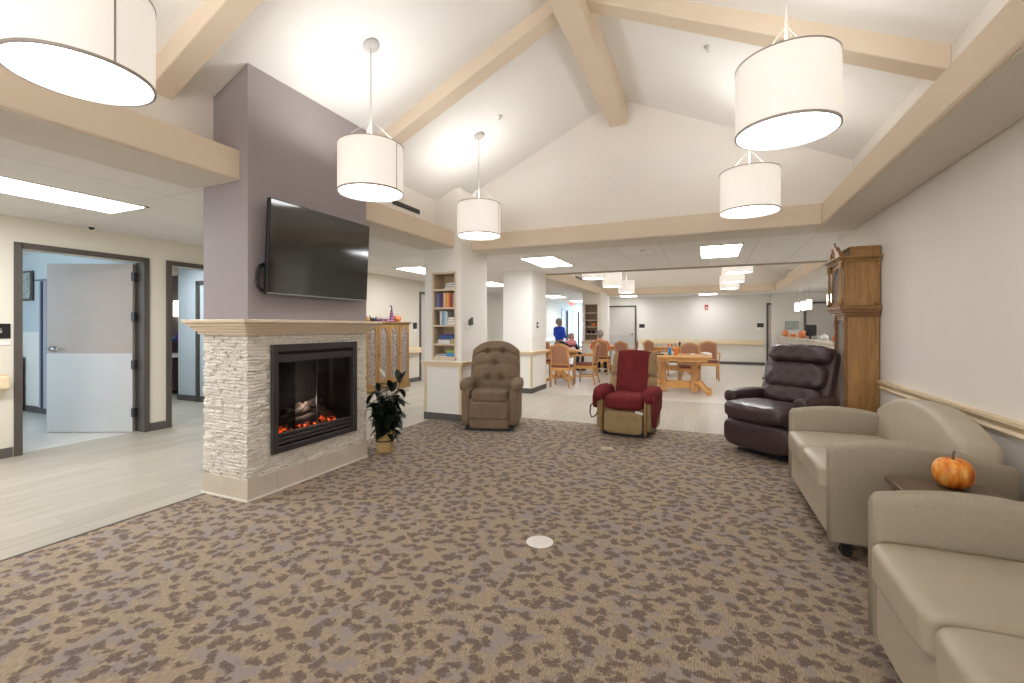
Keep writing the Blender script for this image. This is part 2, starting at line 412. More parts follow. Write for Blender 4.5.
    def build(s, name, m, parent=None, loc=None, rotz=0, smooth=None):
        me = bpy.data.meshes.new(name); s.bm.to_mesh(me); s.bm.free()
        if smooth is not None:
            for p in me.polygons: p.use_smooth = smooth
        me.materials.append(M[m] if isinstance(m, str) else m)
        o = bpy.data.objects.new(name, me); C.objects.link(o)
        if parent: o.parent = parent
        if loc: o.location = loc
        o.rotation_euler = (0, 0, rotz)
        return o
def thing(name, label, cat, loc=(0, 0, 0), rotz=0, group=None):
    o = bpy.data.objects.new(name, None); C.objects.link(o); o.empty_display_size = 0.1
    o.location = loc; o.rotation_euler = (0, 0, rotz); o['label'] = label; o['category'] = cat
    if group: o['group'] = group
    return o
def tag(o, label, cat, group=None):
    o['label'] = label; o['category'] = cat
    if group: o['group'] = group
    return o
def struct(name, mb, m, parent=None):
    o = mb.build(name, m, parent)
    if parent is None: o['kind'] = 'structure'
    return o
def sempty(name, loc=(0, 0, 0), rotz=0):
    o = bpy.data.objects.new(name, None); C.objects.link(o); o.location = loc; o.rotation_euler = (0, 0, rotz); o['kind'] = 'structure'; o.empty_display_size = 0.1
    return o
def copy_tree(o, parent=None):
    c = o.copy(); C.objects.link(c)
    if parent: c.parent = parent
    for ch in list(o.children): copy_tree(ch, c)
    return c
def dup(o, loc, rotz, label):
    c = copy_tree(o); c.location = loc; c.rotation_euler = (0, 0, rotz); c['label'] = label
    return c
def T(x, y, z): return Matrix.Translation((x, y, z))
def RX(a): return Matrix.Rotation(R(a), 4, 'X')
def RY(a): return Matrix.Rotation(R(a), 4, 'Y')
def RZ(a): return Matrix.Rotation(R(a), 4, 'Z')

# ------------------------------------------------------------------ dimensions of the place
XL, XR = -6.5, 1.54            # corridor wall, lounge side wall
ZC = 2.45                      # low ceiling
ZB, ZT = 2.43, 2.66            # soffit beams
VX = -1.065                    # ridge
YF = 17.8                      # far dining wall
def vz(x): return 4.27 - 0.46 * abs(x - VX)

# ------------------------------------------------------------------ floors
struct('floor', MB().box(-12, 8, -5, 28, -0.1, 0.0), 'vinyl_plank')
struct('floor_dining', MB().box(-3.9, 8, 8.6, YF, 0.0, 0.003), 'vinyl_sheet')
struct('carpet', MB().box(-3.63, XR, -5, 6.12, 0.0, 0.008), 'carpet')
struct('trim_8', MB().box(-3.645, -3.628, -5, 2.34, 0.0, 0.011), 'frame_dark')
struct('floor_bedroom', MB().box(-12, -6.6, 1.0, 3.55, 0.0, 0.003), 'vinyl_sheet')

# ------------------------------------------------------------------ ceilings
mb = MB()
mb.box(-12, -3.8, -5, 28, ZC, ZC + 0.1)
mb.box(-3.8, 8, 6.36, 9.2, ZC, ZC + 0.1)
mb.box(2.2, 8, 9.2, 20, ZC, ZC + 0.1)
mb.box(-3.8, 2.2, 16.3, 20, ZC, ZC + 0.1)
struct('ceiling', mb, 'ceiling_tile')
def gable(x0, x1, y0, y1, name, m):
    mb = MB(); xc = (x0 + x1) / 2; zr = 4.27; ze = zr - 0.46 * (xc - x0)
    for s, xe in ((0, x0), (1, x1)):
        mb.prism([(xc, zr), (xe, ze), (xe, ze + 0.1), (xc, zr + 0.1)], 'Y', y0, y1)
    return struct(name, mb, m)
gable(-3.56, 1.43, -5, 5.95, 'ceiling_vault', 'paint_vault')
gable(-3.6, 2.2, 9.35, 16.0, 'ceiling_dining_vault', 'paint_vault')
# upright walls of the vaults above the soffit beams
struct('wall_vault_left', MB().box(-3.62, -3.56, -5, 5.95, ZT - 0.1, 3.13), 'paint_gable')
struct('wall_vault_right', MB().box(1.43, 1.49, -5, 5.95, ZT - 0.1, 3.13), 'paint_gable')
struct('wall_vault_back', MB().prism([(-3.6, 2.5), (1.47, 2.5), (1.47, 3.13), (VX, 4.32), (-3.6, 3.13)], 'Y', 5.95, 6.05), 'paint_gable')
mb = MB(); mb.box(-3.66, -3.6, 9.35, 16.0, ZT - 0.1, 3.0); mb.box(2.2, 2.26, 9.35, 16.0, ZT - 0.1, 3.0)
mb.prism([(-3.66, 2.5), (2.26, 2.5), (2.26, 2.95), (-0.7, 4.32), (-3.66, 2.95)], 'Y', 16.0, 16.1)
mb.prism([(-3.66, 2.46), (2.26, 2.46), (2.26, 2.95), (-0.7, 4.32), (-3.66, 2.95)], 'Y', 9.25, 9.35)
struct('wall_dining_vault', mb, 'paint_gable')
# soffit beams, each with a taupe underside
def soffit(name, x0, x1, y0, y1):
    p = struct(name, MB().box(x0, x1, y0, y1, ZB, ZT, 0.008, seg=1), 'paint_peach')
    struct('shadow_line_strip', MB().box(x0 - 0.002, x1 + 0.002, y0 - 0.002, y1 + 0.002, ZB + 0.016, ZB + 0.020), 'paint_soffit', p)  # thin strip standing in for the shadow line at the beam's bottom trim
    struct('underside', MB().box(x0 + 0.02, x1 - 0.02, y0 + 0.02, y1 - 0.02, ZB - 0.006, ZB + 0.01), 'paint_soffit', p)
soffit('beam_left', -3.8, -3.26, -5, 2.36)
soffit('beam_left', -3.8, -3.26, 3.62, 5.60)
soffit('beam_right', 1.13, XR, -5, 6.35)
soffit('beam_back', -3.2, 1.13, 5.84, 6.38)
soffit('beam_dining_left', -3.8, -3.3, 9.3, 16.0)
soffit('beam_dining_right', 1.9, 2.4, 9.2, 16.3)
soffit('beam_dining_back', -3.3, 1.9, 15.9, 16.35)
struct('trim_1', MB().box(-3.2, 1.9, 9.22, 9.36, 2.435, 2.47), paint((150, 138, 118)))
# wooden-look rafters and ridge beam
def rafter(y0, y1, side):
    x0 = -3.56 if side < 0 else 1.43
    xi = VX + side * 0.08
    return MB().prism([(x0, vz(x0) + 0.02), (xi, vz(xi) + 0.02), (xi, vz(xi) - 0.13), (x0, vz(x0) - 0.16)], 'Y', y0, y1, 0.006, seg=1)
for (y0, y1) in ((-2.11, -1.95), (-0.09, 0.07), (1.89, 2.05), (3.78, 3.95)):
    for sd in (-1, 1): struct('rafter_beam', rafter(y0, y1, sd), 'paint_peach')
struct('ridge_beam', MB().box(VX - 0.11, VX + 0.11, -5, 5.96, 3.92, 4.24, 0.006, seg=1), 'paint_peach')

# ------------------------------------------------------------------ walls
def wall_x(name, x, th, y0, y1, z0, z1, openings, m):
    """wall in the YZ plane with door openings [(ya,yb,top)]"""
    mb = MB(); y = y0
    for (a, b, t) in sorted(openings):
        if a > y: mb.box(x, x + th, y, a, z0, z1)
        mb.box(x, x + th, a, b, t, z1); y = b
    mb.box(x, x + th, y, y1, z0, z1)
    return struct(name, mb, m)
D1 = (2.30, 3.42, 2.13); D2 = (3.72, 4.80, 2.13); D3 = (9.40, 10.4, 2.13); D4 = (21.2, 22.2, 2.13); D5 = (23.2, 24.4, 2.13)
wall_x('wall_left', XL - 0.15, 0.15, -5, 28, 0, ZC + 0.02, [D1, D2, D3, D4, D5], 'paint_left')
struct('wall_right', MB().box(XR, XR + 0.15, -5, 7.0, 0, ZC + 0.25), 'paint_cream')
struct('wall_far', MB().box(-3.9, 2.0, YF, YF + 0.15, 0, ZC + 0.02), 'paint_far')
struct('wall_kitchen', MB().box(1.98, 8, YF - 0.3, YF + 0.15, 0, ZC + 0.02), 'paint_far')
struct('wall_kitchen_side', MB().box(6.5, 6.65, 7, YF, 0, ZC + 0.02), 'paint_far')
struct('wall_corridor_end', MB().box(-6.6, -3.8, 27, 27.15, 0, ZC + 0.02), 'paint_blue')
struct('wall_corridor_right', MB().box(-3.9, -3.75, YF + 0.15, 27, 0, ZC + 0.02), 'paint_far')
# lounge wall behind the camera, with a wide window opening
mb = MB(); mb.box(-6.5, -3.4, -4.2, -4.05, 0, ZC + 0.2); mb.box(1.2, XR, -4.2, -4.05, 0, ZC + 0.2)
mb.box(-3.4, 1.2, -4.2, -4.05, 0, 0.7); mb.prism([(-3.62, 2.3), (1.49, 2.3), (1.49, 3.13), (VX, 4.32), (-3.62, 3.13)], 'Y', -4.2, -4.05)
struct('wall_behind', mb, 'paint_cream')
mb = MB()
for x in (-3.4, -1.87, -0.35, 1.15): mb.box(x, x + 0.06, -4.15, -4.08, 0.7, 2.3)
for z in (0.7, 1.5, 2.24): mb.box(-3.4, 1.2, -4.15, -4.08, z, z + 0.06)
struct('window_1', mb, 'frame_dark')
# bedroom and office partitions behind the corridor wall
struct('wall_bedroom', MB().box(-12, -6.65, 3.55, 3.65, 0, ZC), 'paint_blue')
struct('wall_bedroom_wainscot', MB().box(-12, -6.65, 3.535, 3.55, 0, 1.24), 'paint_far')
struct('wall_bedroom_end', MB().box(-12.1, -12, -5, 28, 0, ZC), 'paint_blue')
struct('wall_bedroom_near', MB().box(-12, -6.65, 0.0, 0.1, 0, ZC), 'paint_blue')
struct('baseboard_bedroom', MB().box(-12, -6.65, 3.52, 3.536, 0, 0.1), 'base_vinyl')
struct('wall_office', MB().box(-8.85, -6.65, 5.2, 5.3, 0, ZC), 'paint_blue')
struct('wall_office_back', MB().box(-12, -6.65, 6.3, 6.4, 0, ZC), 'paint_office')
struct('baseboard_office', MB().box(-8.85, -6.65, 5.18, 5.2, 0, 0.1), 'base_vinyl')
mb = MB(); mb.box(-8.30, -8.24, 5.16, 5.2, 0, 2.13); mb.box(-8.3, -7.2, 5.16, 5.2, 2.07, 2.13); mb.box(-7.26, -7.2, 5.16, 5.2, 0, 2.13)
struct('trim_2', mb, 'frame_dark')
# baseboards
mb = MB(); y = -5
for a, b, t in (D1, D2, D3, D4, D5):
    mb.box(XL, XL + 0.012, y, a - 0.06, 0, 0.1); y = b + 0.06
mb.box(XL, XL + 0.012, y, 27, 0, 0.1)
struct('baseboard_left', mb, 'base_vinyl')
mb = MB(); mb.box(-3.9, -3.62, YF - 0.015, YF, 0, 0.1); mb.box(-2.45, 1.8, YF - 0.015, YF, 0, 0.1)
struct('baseboard_far', mb, 'base_vinyl')
struct('baseboard_right', MB().box(XR - 0.012, XR, -5, 7.0, 0, 0.1), 'base_vinyl')
# chair rail on the side wall, handrails elsewhere
mb = MB(); mb.prism([(XR, 0.715), (XR - 0.022, 0.72), (XR - 0.03, 0.735), (XR - 0.018, 0.755), (XR - 0.025, 0.77), (XR - 0.045, 0.79), (XR - 0.045, 0.81), (XR, 0.812)], 'Y', -4, 5.42)
struct('trim_3', mb, 'rail_wood')
def handrail_x(y0, y1, name='trim_4'):
    mb = MB(); mb.box(XL + 0.05, XL + 0.10, y0, y1, 0.70, 0.83, 0.018)
    mb.box(XL, XL + 0.01, y0, y1, 0.68, 0.85)
    y = y0 + 0.1
    while y < y1: mb.box(XL, XL + 0.06, y, y + 0.05, 0.73, 0.79); y += 0.8
    struct(name, mb, 'rail_wood')
handrail_x(-1.2, 2.2); handrail_x(8.45, 9.3, 'trim_5'); handrail_x(10.6, 21.0, 'trim_6')
mb = MB(); mb.box(-2.35, 1.75, YF - 0.10, YF - 0.05, 0.70, 0.83, 0.018); mb.box(-2.35, 1.75, YF - 0.012, YF, 0.68, 0.86)
for i in range(6): mb.box(-2.25 + i * 0.78, -2.2 + i * 0.78, YF - 0.06, YF, 0.73, 0.79)
struct('trim_7', mb, 'rail_wood')

# ------------------------------------------------------------------ columns
def column(name, x0, x1, y0, y1, ztop, niche=None, nd=0.26):
    p = sempty(name)
    mb = MB()
    if niche:
        a, b, z0, z1 = niche
        mb.box(x0, a, y0, y0 + nd, 0, ztop); mb.box(b, x1, y0, y0 + nd, 0, ztop)
        mb.box(a, b, y0, y0 + nd, 0, z0); mb.box(a, b, y0, y0 + nd, z1, ztop)
        mb.box(x0, x1, y0 + nd, y1, 0, ztop)
    else: mb.box(x0, x1, y0, y1, 0, ztop)
    mb.build('shaft', 'paint_white', p)
    mb = MB()
    for e, z0, z1 in ((0.02, 0.76, 0.79), (0.035, 0.79, 0.815), (0.045, 0.815, 0.83)):
        mb.box(x0 - e, x1 + e, y0 - e, y0, z0, z1); mb.box(x0 - e, x1 + e, y1, y1 + e, z0, z1)
        mb.box(x0 - e, x0, y0, y1, z0, z1); mb.box(x1, x1 + e, y0, y1, z0, z1)
    mb.build('chair_rail', 'rail_wood', p)
    mb = MB()
    for (cx, cy, sx, sy) in ((x0, y0, 1, 1), (x1, y0, -1, 1), (x1, y1, -1, -1)):
        mb.box(cx - 0.006 * sx, cx + 0.035 * sx, cy - 0.006 * sy, cy, 0.1, 0.76); mb.box(cx - 0.006 * sx, cx, cy - 0.006 * sy, cy + 0.035 * sy, 0.1, 0.76)
    mb.build('corner_guard', 'rail_wood', p)
    mb = MB(); e = 0.01
    mb.box(x0 - e, x1 + e, y0 - e, y0, 0, 0.1); mb.box(x0 - e, x1 + e, y1, y1 + e, 0, 0.1); mb.box(x0 - e, x0, y0, y1, 0, 0.1); mb.box(x1, x1 + e, y0, y1, 0, 0.1)
    mb.build('base', 'base_vinyl', p)
    return p
N1 = (-3.60, -3.253, 0.878, 2.074)
column('column_near', -3.75, -3.15, 5.53, 6.33, ZT + 0.6, N1)
column('column_middle', -3.83, -3.21, 8.44, 9.3, ZC + 0.05)
N3 = (-3.78, -3.38, 0.86, 2.07)
column('column_far', -3.89, -3.26, 15.0, 16.4, ZC + 0.05, N3)
def niche_shelves(N, y0, zs, label, nd=0.26, lining='mantle_paint'):
    a, b, z0, z1 = N
    t = thing('bookcase', label, 'bookcase', ((a + b) / 2, y0, z0))
    h = (b - a) / 2; H = z1 - z0
    mb = MB(); mb.box(-h - 0.025, -h, -0.012, 0.0, -0.02, H + 0.02); mb.box(h, h + 0.025, -0.012, 0.0, -0.02, H + 0.02); mb.box(-h - 0.025, h + 0.025, -0.012, 0, H, H + 0.025); mb.box(-h - 0.025, h + 0.025, -0.012, 0, -0.025, 0.0)
    mb.build('trim_frame', 'mantle_paint', t)
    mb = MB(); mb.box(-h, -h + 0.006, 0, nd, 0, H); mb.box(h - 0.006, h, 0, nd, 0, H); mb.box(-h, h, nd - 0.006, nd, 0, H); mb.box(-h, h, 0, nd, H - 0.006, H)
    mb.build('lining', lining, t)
    for z in zs: MB().box(-h + 0.006, h - 0.006, 0.0, nd - 0.006, z - z0 - 0.025, z - z0).build('shelf', 'mantle_paint', t)
    return t
S1 = [0.903, 1.084, 1.348, 1.598, 1.857]
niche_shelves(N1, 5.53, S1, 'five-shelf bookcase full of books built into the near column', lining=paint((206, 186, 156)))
S3 = [0.885, 1.1, 1.33, 1.56, 1.80]
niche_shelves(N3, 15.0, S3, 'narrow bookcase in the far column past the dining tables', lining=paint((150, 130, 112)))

# ------------------------------------------------------------------ doors
def frame_x(p, y0, y1, top, x=XL, th=0.15):
    mb = MB(); f = 0.06
    mb.box(x - th - 0.02, x + 0.02, y0 - f + 0.01, y0 + 0.01, 0, top + f); mb.box(x - th - 0.02, x + 0.02, y1 - 0.01, y1 + f - 0.01, 0, top + f); mb.box(x - th - 0.02, x + 0.02, y0, y1, top, top + f)
    mb.build('door_frame', 'frame_dark', p)
def lever(parent, x, y, z, sx, sy):
    mb = MB(); mb.lathe([(0, 0), (0.035, 0), (0.035, 0.012), (0.012, 0.02), (0.012, 0.05), (0, 0.05)], mtx=T(x, y, z) @ RX(90 if sy < 0 else -90))
    mb.tube([(x, y + sy * 0.045, z), (x + sx * 0.05, y + sy * 0.05, z), (x + sx * 0.12, y + sy * 0.045, z - 0.008)], 0.010, 8)
    return mb.build('lever_handle', 'chrome', parent)
d1 = sempty('door_1'); frame_x(d1, *D1)
ang = math.atan2(2.95 - 3.37, -7.54 + 6.62)
leaf = MB().box(0, 1.05, -0.022, 0.022, 0.01, 2.11).build('door_leaf', 'door_taupe', d1, (-6.62, 3.37, 0), ang)
MB().box(0.0, 1.05, 0.022, 0.025, 0.01, 0.99).build('kick_plate', 'door_kick', leaf)
lever(leaf, 0.98, 0.025, 1.05, -1, 1)
for z in (0.25, 0.85, 1.45, 1.95): MB().box(-0.03, 0.012, -0.02, 0.035, z - 0.055, z + 0.055, 0.003, seg=1).build('hinge', 'charcoal_metal', leaf)
d2 = sempty('door_2'); frame_x(d2, *D2)
d3 = sempty('door_3'); frame_x(d3, *D3)
l3 = MB().box(XL - 0.1, XL - 0.055, D3[0], D3[1], 0, 2.13).build('door_leaf', 'door_light', d3)
for k, d in enumerate((D4, D5)):
    dd = sempty('door_%d' % (4 + k)); frame_x(dd, *d)
    MB().box(XL - 0.1, XL - 0.055, d[0], d[1], 0, 2.13).build('door_leaf', 'door_light', dd)
def flat_door(name, x0, x1, y, top, hinge_left=True, cut=None):
    p = sempty(name); f = 0.06
    mb = MB(); mb.box(x0 - f, x0, y - 0.05, y, 0, top + f); mb.box(x1, x1 + f, y - 0.05, y, 0, top + f); mb.box(x0, x1, y - 0.05, y, top, top + f)
    mb.build('door_frame', 'frame_dark', p)
    l = MB().box(x0, x1, y - 0.03, y, 0.01, top).build('door_leaf', 'door_light', p)
    MB().box(x0 + 0.03, x1 - 0.03, y - 0.034, y - 0.03, 0.02, 1.0).build('kick_plate', 'door_kick', l)
    lever(l, x1 - 0.09 if hinge_left else x0 + 0.09, y - 0.035, 1.04, -1 if hinge_left else 1, -1)
    return p
flat_door('door_6', -3.56, -2.56, YF, 2.08)
flat_door('door_7', 1.90, 2.9, YF, 2.08, False)
flat_door('door_8', 2.95, 3.95, YF - 0.3, 2.08, False)

# ------------------------------------------------------------------ chimney breast and fireplace
ch = sempty('wall_chimney')
CX0, CX1, CY0, CY1 = -3.68, -3.17, 2.35, 3.64
mb = MB(); mb.prism([(CX0, 1.30), (CX1, 1.30), (CX1, vz(CX1) + 0.03), (-3.57, vz(-3.57) + 0.03), (-3.57, ZC), (CX0, ZC)], 'Y', CY0, CY1)
mb.build('upper_breast', 'paint_mauve', ch)
IY0, IY1, IZ0, IZ1 = 2.54, 3.48, 0.31, 1.18
def split_face():
    # ledgestone cladding with real relief courses
    mb = MB(); random.seed(4); zc = 0.17; row = 0.024
    while zc < 1.27:
        z1 = min(zc + row, 1.27)
        # front (faces +X), runs along Y, leaves the insert free
        spans = [(CY0, CY1)]
        if z1 > IZ0 + 0.01 and zc < IZ1 - 0.01: spans = [(CY0, IY0 + 0.02), (IY1 - 0.02, CY1)]
        for a, b in spans:
            y = a
            while y < b - 1e-4:
                n = min(y + random.uniform(0.04, 0.13), b)
                if b - n < 0.03: n = b
                e = random.uniform(0.0, 0.018); mb.box(CX1 - 0.05, CX1 - 0.012 + e, y, n, zc, z1); y = n
        for (x, sgn) in ((CY0, -1), (CY1, 1)):
            q = CX0
            while q < CX1 - 1e-4:
                n = min(q + random.uniform(0.04, 0.13), CX1 - 0.002)
                if CX1 - n < 0.03: n = CX1 - 0.002
                e = random.uniform(0.0, 0.018)
                mb.box(q, n, x - (e if sgn < 0 else 0.05) + (0.012 if sgn < 0 else 0), x + (0.05 if sgn < 0 else e - 0.012), zc, z1); q = n
                if n >= CX1 - 0.003: break
        q = CY0
        mb.box(CX0, CX0 + 0.05, CY0 + 0.02, CY1 - 0.02, zc, z1)
        zc = z1
    return mb
split_face().build('stone_cladding', 'ledge_stone', ch)
mb = MB(); mb.box(CX0 + 0.05, CX0 + 0.1, CY0 + 0.05, CY1 - 0.05, 0, 1.3); mb.box(CX0 + 0.05, CX1 - 0.05, CY0 + 0.05, IY0 + 0.02, 0, 1.3); mb.box(CX0 + 0.05, CX1 - 0.05, IY1 - 0.02, CY1 - 0.05, 0, 1.3); mb.box(CX0 + 0.05, CX1 - 0.05, CY0 + 0.05, CY1 - 0.05, 1.1, 1.3); mb.box(CX0 + 0.05, CX1 - 0.05, CY0 + 0.05, CY1 - 0.05, 0, 0.33)
mb.build('core', 'firebox', ch)
mb = MB()
y = CY0 - 0.008; k = 0
for i in range(5):
    w_ = (CY1 + 0.008 - y) / (5 - i); mb.box(CX1 - 0.03, CX1 + 0.008, y + 0.0015, y + w_ - 0.0015, 0.02, 0.17); y += w_
for i in range(2):
    a = CX0 - 0.008 + i * 0.262; mb.box(a + 0.0015, a + 0.2605, CY0 - 0.008, CY0 + 0.03, 0.02, 0.17); mb.box(a + 0.0015, a + 0.2605, CY1 - 0.03, CY1 + 0.008, 0.02, 0.17)
mb.box(CX0 - 0.008, CX0 + 0.03, CY0, CY1, 0.02, 0.17)
mb.build('tile_skirting', 'tile_beige', ch)
MB().box(CX0 - 0.014, CX1 + 0.014, CY0 - 0.014, CY1 + 0.014, 0.008, 0.022).build('caulk_line', 'caulk', ch)
mb = MB()
for e, z0, z1 in ((0.03, 1.262, 1.285), (0.05, 1.285, 1.305), (0.065, 1.305, 1.325), (0.085, 1.325, 1.345), (0.11, 1.352, 1.378), (0.10, 1.345, 1.352)):
    mb.box(CX0 - e, CX1 + e, CY0 - e, CY1 + e, z0, z1, 0.004, seg=1)
mb.build('mantelpiece', 'mantle_paint', ch)
# electric fireplace insert, facing +X
fp = thing('fireplace_insert', 'black electric fireplace insert with glowing embers set in stone chimney', 'fireplace', (CX1, (IY0 + IY1) / 2, 0))
hw = (IY1 - IY0) / 2
def fbox(y0, y1, z0, z1, x0, x1, b=0.004): return (x0, x1, y0, y1, z0, z1, b)
mb = MB(); t_ = 0.03
mb.box(0, t_, -hw, -hw + 0.055, IZ0, IZ1, 0.004, seg=1); mb.box(0, t_, hw - 0.055, hw, IZ0, IZ1, 0.004, seg=1)
mb.box(0, t_ - 0.002, -hw + 0.052, hw - 0.052, IZ1 - 0.06, IZ1, 0.004, seg=1); mb.box(0, t_ - 0.002, -hw + 0.052, hw - 0.052, IZ0, IZ0 + 0.05, 0.004, seg=1)
mb.build('surround', 'charcoal_metal', fp)
mb = MB(); mb.box(-0.02, 0.018, -hw + 0.055, hw - 0.055, 1.035, 1.095, 0.004, seg=1)
mb.build('louver', 'charcoal_metal', fp)
for z in (0.372, 0.405, 0.438): MB().box(-0.02, 0.016, -hw + 0.055, hw - 0.055, z, z + 0.024, 0.004, seg=1).build('louver', 'charcoal_metal', fp)
mb = MB(); mb.box(-0.30, -0.28, -hw + 0.05, hw - 0.05, 0.36, 1.12); mb.box(-0.3, -0.0, -hw + 0.045, -hw + 0.055, 0.36, 1.12); mb.box(-0.3, -0.0, hw - 0.055, hw - 0.045, 0.36, 1.12)
mb.box(-0.3, 0, -hw + 0.05, hw - 0.05, 0.44, 0.455); mb.box(-0.3, 0, -hw + 0.05, hw - 0.05, 1.10, 1.12)
mb.build('firebox', 'firebox', fp)
random.seed(7)
for (a, b, r) in (((-0.15, -0.33, 0.50), (-0.12, 0.02, 0.60), 0.045), ((-0.12, 0.30, 0.50), (-0.16, -0.08, 0.61), 0.042), ((-0.07, -0.25, 0.50), (-0.08, 0.10, 0.53), 0.038), ((-0.2, -0.2, 0.56), (-0.2, 0.25, 0.56), 0.045), ((-0.11, -0.16, 0.57), (-0.15, 0.16, 0.66), 0.026), ((-0.10, 0.18, 0.56), (-0.12, -0.02, 0.64), 0.022)):
    A, B = Vector(a), Vector(b); pts = [A.lerp(B, i / 6) + Vector((random.uniform(-.008, .008),) * 3) for i in range(7)]
    MB().tube(pts, [r * random.uniform(.8, 1.1) for _ in pts], 10).build('log', 'fire_log', fp)
mb = MB()
for i in range(90):
    y = random.uniform(-0.36, 0.30); x = random.uniform(-0.2, -0.02); s = random.uniform(0.010, 0.022)
    mb.soft((x, y, 0.457 + s * 0.6 + (0.03 if abs(y) < .2 else 0) * random.random()), (s * 2, s * 2.4, s * 1.4), 2.6, 2)
mb.build('ember_bed', 'ember', fp)['kind'] = 'stuff'
MB().box(-0.012, -0.008, -hw + 0.055, hw - 0.055, 0.455, 1.04).build('glass_pane', 'glass_dark', fp)
mb = MB(); mb.box(-0.007, 0.0, -0.006, 0.002, 0.455, 1.035); mb.box(0.0, 0.018, -0.016, -0.006, 0.93, 1.0, 0.002, seg=1)
mb.build('door_pull', 'black_metal', fp)
random.seed(2); glass('mesh_curtain', (22, 20, 20), 0.5); M['mesh_curtain'].node_tree.nodes['Principled BSDF'].inputs['Roughness'].default_value = 1.0; M['mesh_curtain'].node_tree.nodes['Principled BSDF'].inputs['Specular IOR Level'].default_value = 0.0
for s in (-1, 1):
    mb = MB(); y = s * 0.40
    pts = []
    for i in range(13): pts.append((-0.03 + 0.012 * math.sin(i * 2.2), s * (0.40 - i * 0.0155)))
    for i in range(12):
        (xa, ya), (xb, yb) = pts[i], pts[i + 1]
        mb.prism([(xa, ya), (xb, yb), (xb - 0.002, yb), (xa - 0.002, ya)], 'Z', 0.46, 1.035)
    mb.build('mesh_curtain', 'mesh_curtain', fp)
pl = bpy.data.lights.new('flame_glow', 'POINT'); pl.energy = 2.2; pl.color = (1, 0.85, 0.7); pl.shadow_soft_size = 0.05
po = bpy.data.objects.new('flame_glow', pl); C.objects.link(po); po.parent = fp; po.location = (-0.09, -0.06, 0.66)
# television
tv = thing('television', 'large flat black television mounted on the mauve chimney above the mantel', 'television', (CX1 + 0.002, 3.0, 0))
tm = T(0.085, 0.0, 1.94) @ RY(-3.0 * -1)
mb = MB(); mb.box(-0.025, 0.012, -0.555, 0.555, -0.368, 0.368, 0.006, tm); mb.build('bezel', 'black_plastic', tv)
MB().box(0.0115, 0.014, -0.545, 0.545, -0.352, 0.36, 0, tm).build('screen_panel', 'screen', tv)
MB().box(0.012, 0.017, -0.553, 0.553, -0.366, -0.354, 0.001, tm).build('lower_trim', 'grey_metal', tv)
mb = MB(); mb.box(0, 0.02, -0.3, 0.3, 1.72, 2.1, 0.003); mb.box(0.01, 0.075, -0.2, -0.16, 1.75, 2.1); mb.box(0.01, 0.075, 0.16, 0.2, 1.75, 2.1); mb.build('wall_bracket', 'black_metal', tv)
MB().tube([(0.02, -0.5, 1.60), (0.03, -0.56, 1.60), (0.028, -0.585, 1.63), (0.024, -0.59, 1.68), (0.02, -0.583, 1.74), (0.018, -0.565, 1.79), (0.02, -0.5, 1.82)], 0.012, 8).build('cable', 'black_plastic', tv)

# ------------------------------------------------------------------ ceiling lights
def troffer(x0, x1, y0, y1, label, group='ceiling light panels'):
    t = thing('ceiling_light', label, 'ceiling light', ((x0 + x1) / 2, (y0 + y1) / 2, ZC), 0, group)
    a, b = (x1 - x0) / 2, (y1 - y0) / 2
    mb = MB(); f = 0.025
    mb.box(-a, a, -b, -b + f, -0.012, 0.0); mb.box(-a, a, b - f, b, -0.012, 0.0); mb.box(-a, -a + f, -b, b, -0.012, 0); mb.box(a - f, a, -b, b, -0.012, 0); mb.box(-0.012, 0.012, -b, b, -0.014, 0)
    mb.build('frame', 'white_plastic', t)
    mb = MB(); mb.box(-a + f, -0.012, -b + f, b - f, -0.008, 0.0); mb.box(0.012, a - f, -b + f, b - f, -0.008, 0.0)
    mb.build('diffuser', 'glow_troffer', t)
troffer(-5.42, -4.82, 0.12, 2.58, 'long white light panel in the corridor ceiling before the open door')
troffer(-5.52, -4.92, 7.1, 8.3, 'light panel in the corridor ceiling above the glass-door cabinet')
troffer(-5.52, -4.92, 10.2, 11.4, 'light panel seen between the near and middle columns')
troffer(-5.52, -4.92, 15.5, 16.7, 'corridor light panel above and left of the standing woman')
troffer(-5.52, -4.92, 19.0, 20.2, 'corridor light panel just left of the exit sign')
troffer(-2.85, -2.25, 6.9, 8.1, 'light panel in low ceiling beyond the hanging drum lamp, above the column')
troffer(-0.12, 0.45, 6.85, 8.05, 'light panel in the low ceiling behind the farther right drum lamp')
troffer(-2.95, -2.35, 16.6, 17.2, 'small far light panel near the closed dining door')
troffer(-0.3, 0.3, 16.6, 17.2, 'small far light panel above the red wall alarm')
troffer(3.4, 4.0, 12.0, 13.2, 'kitchen light panel over the serving bar')

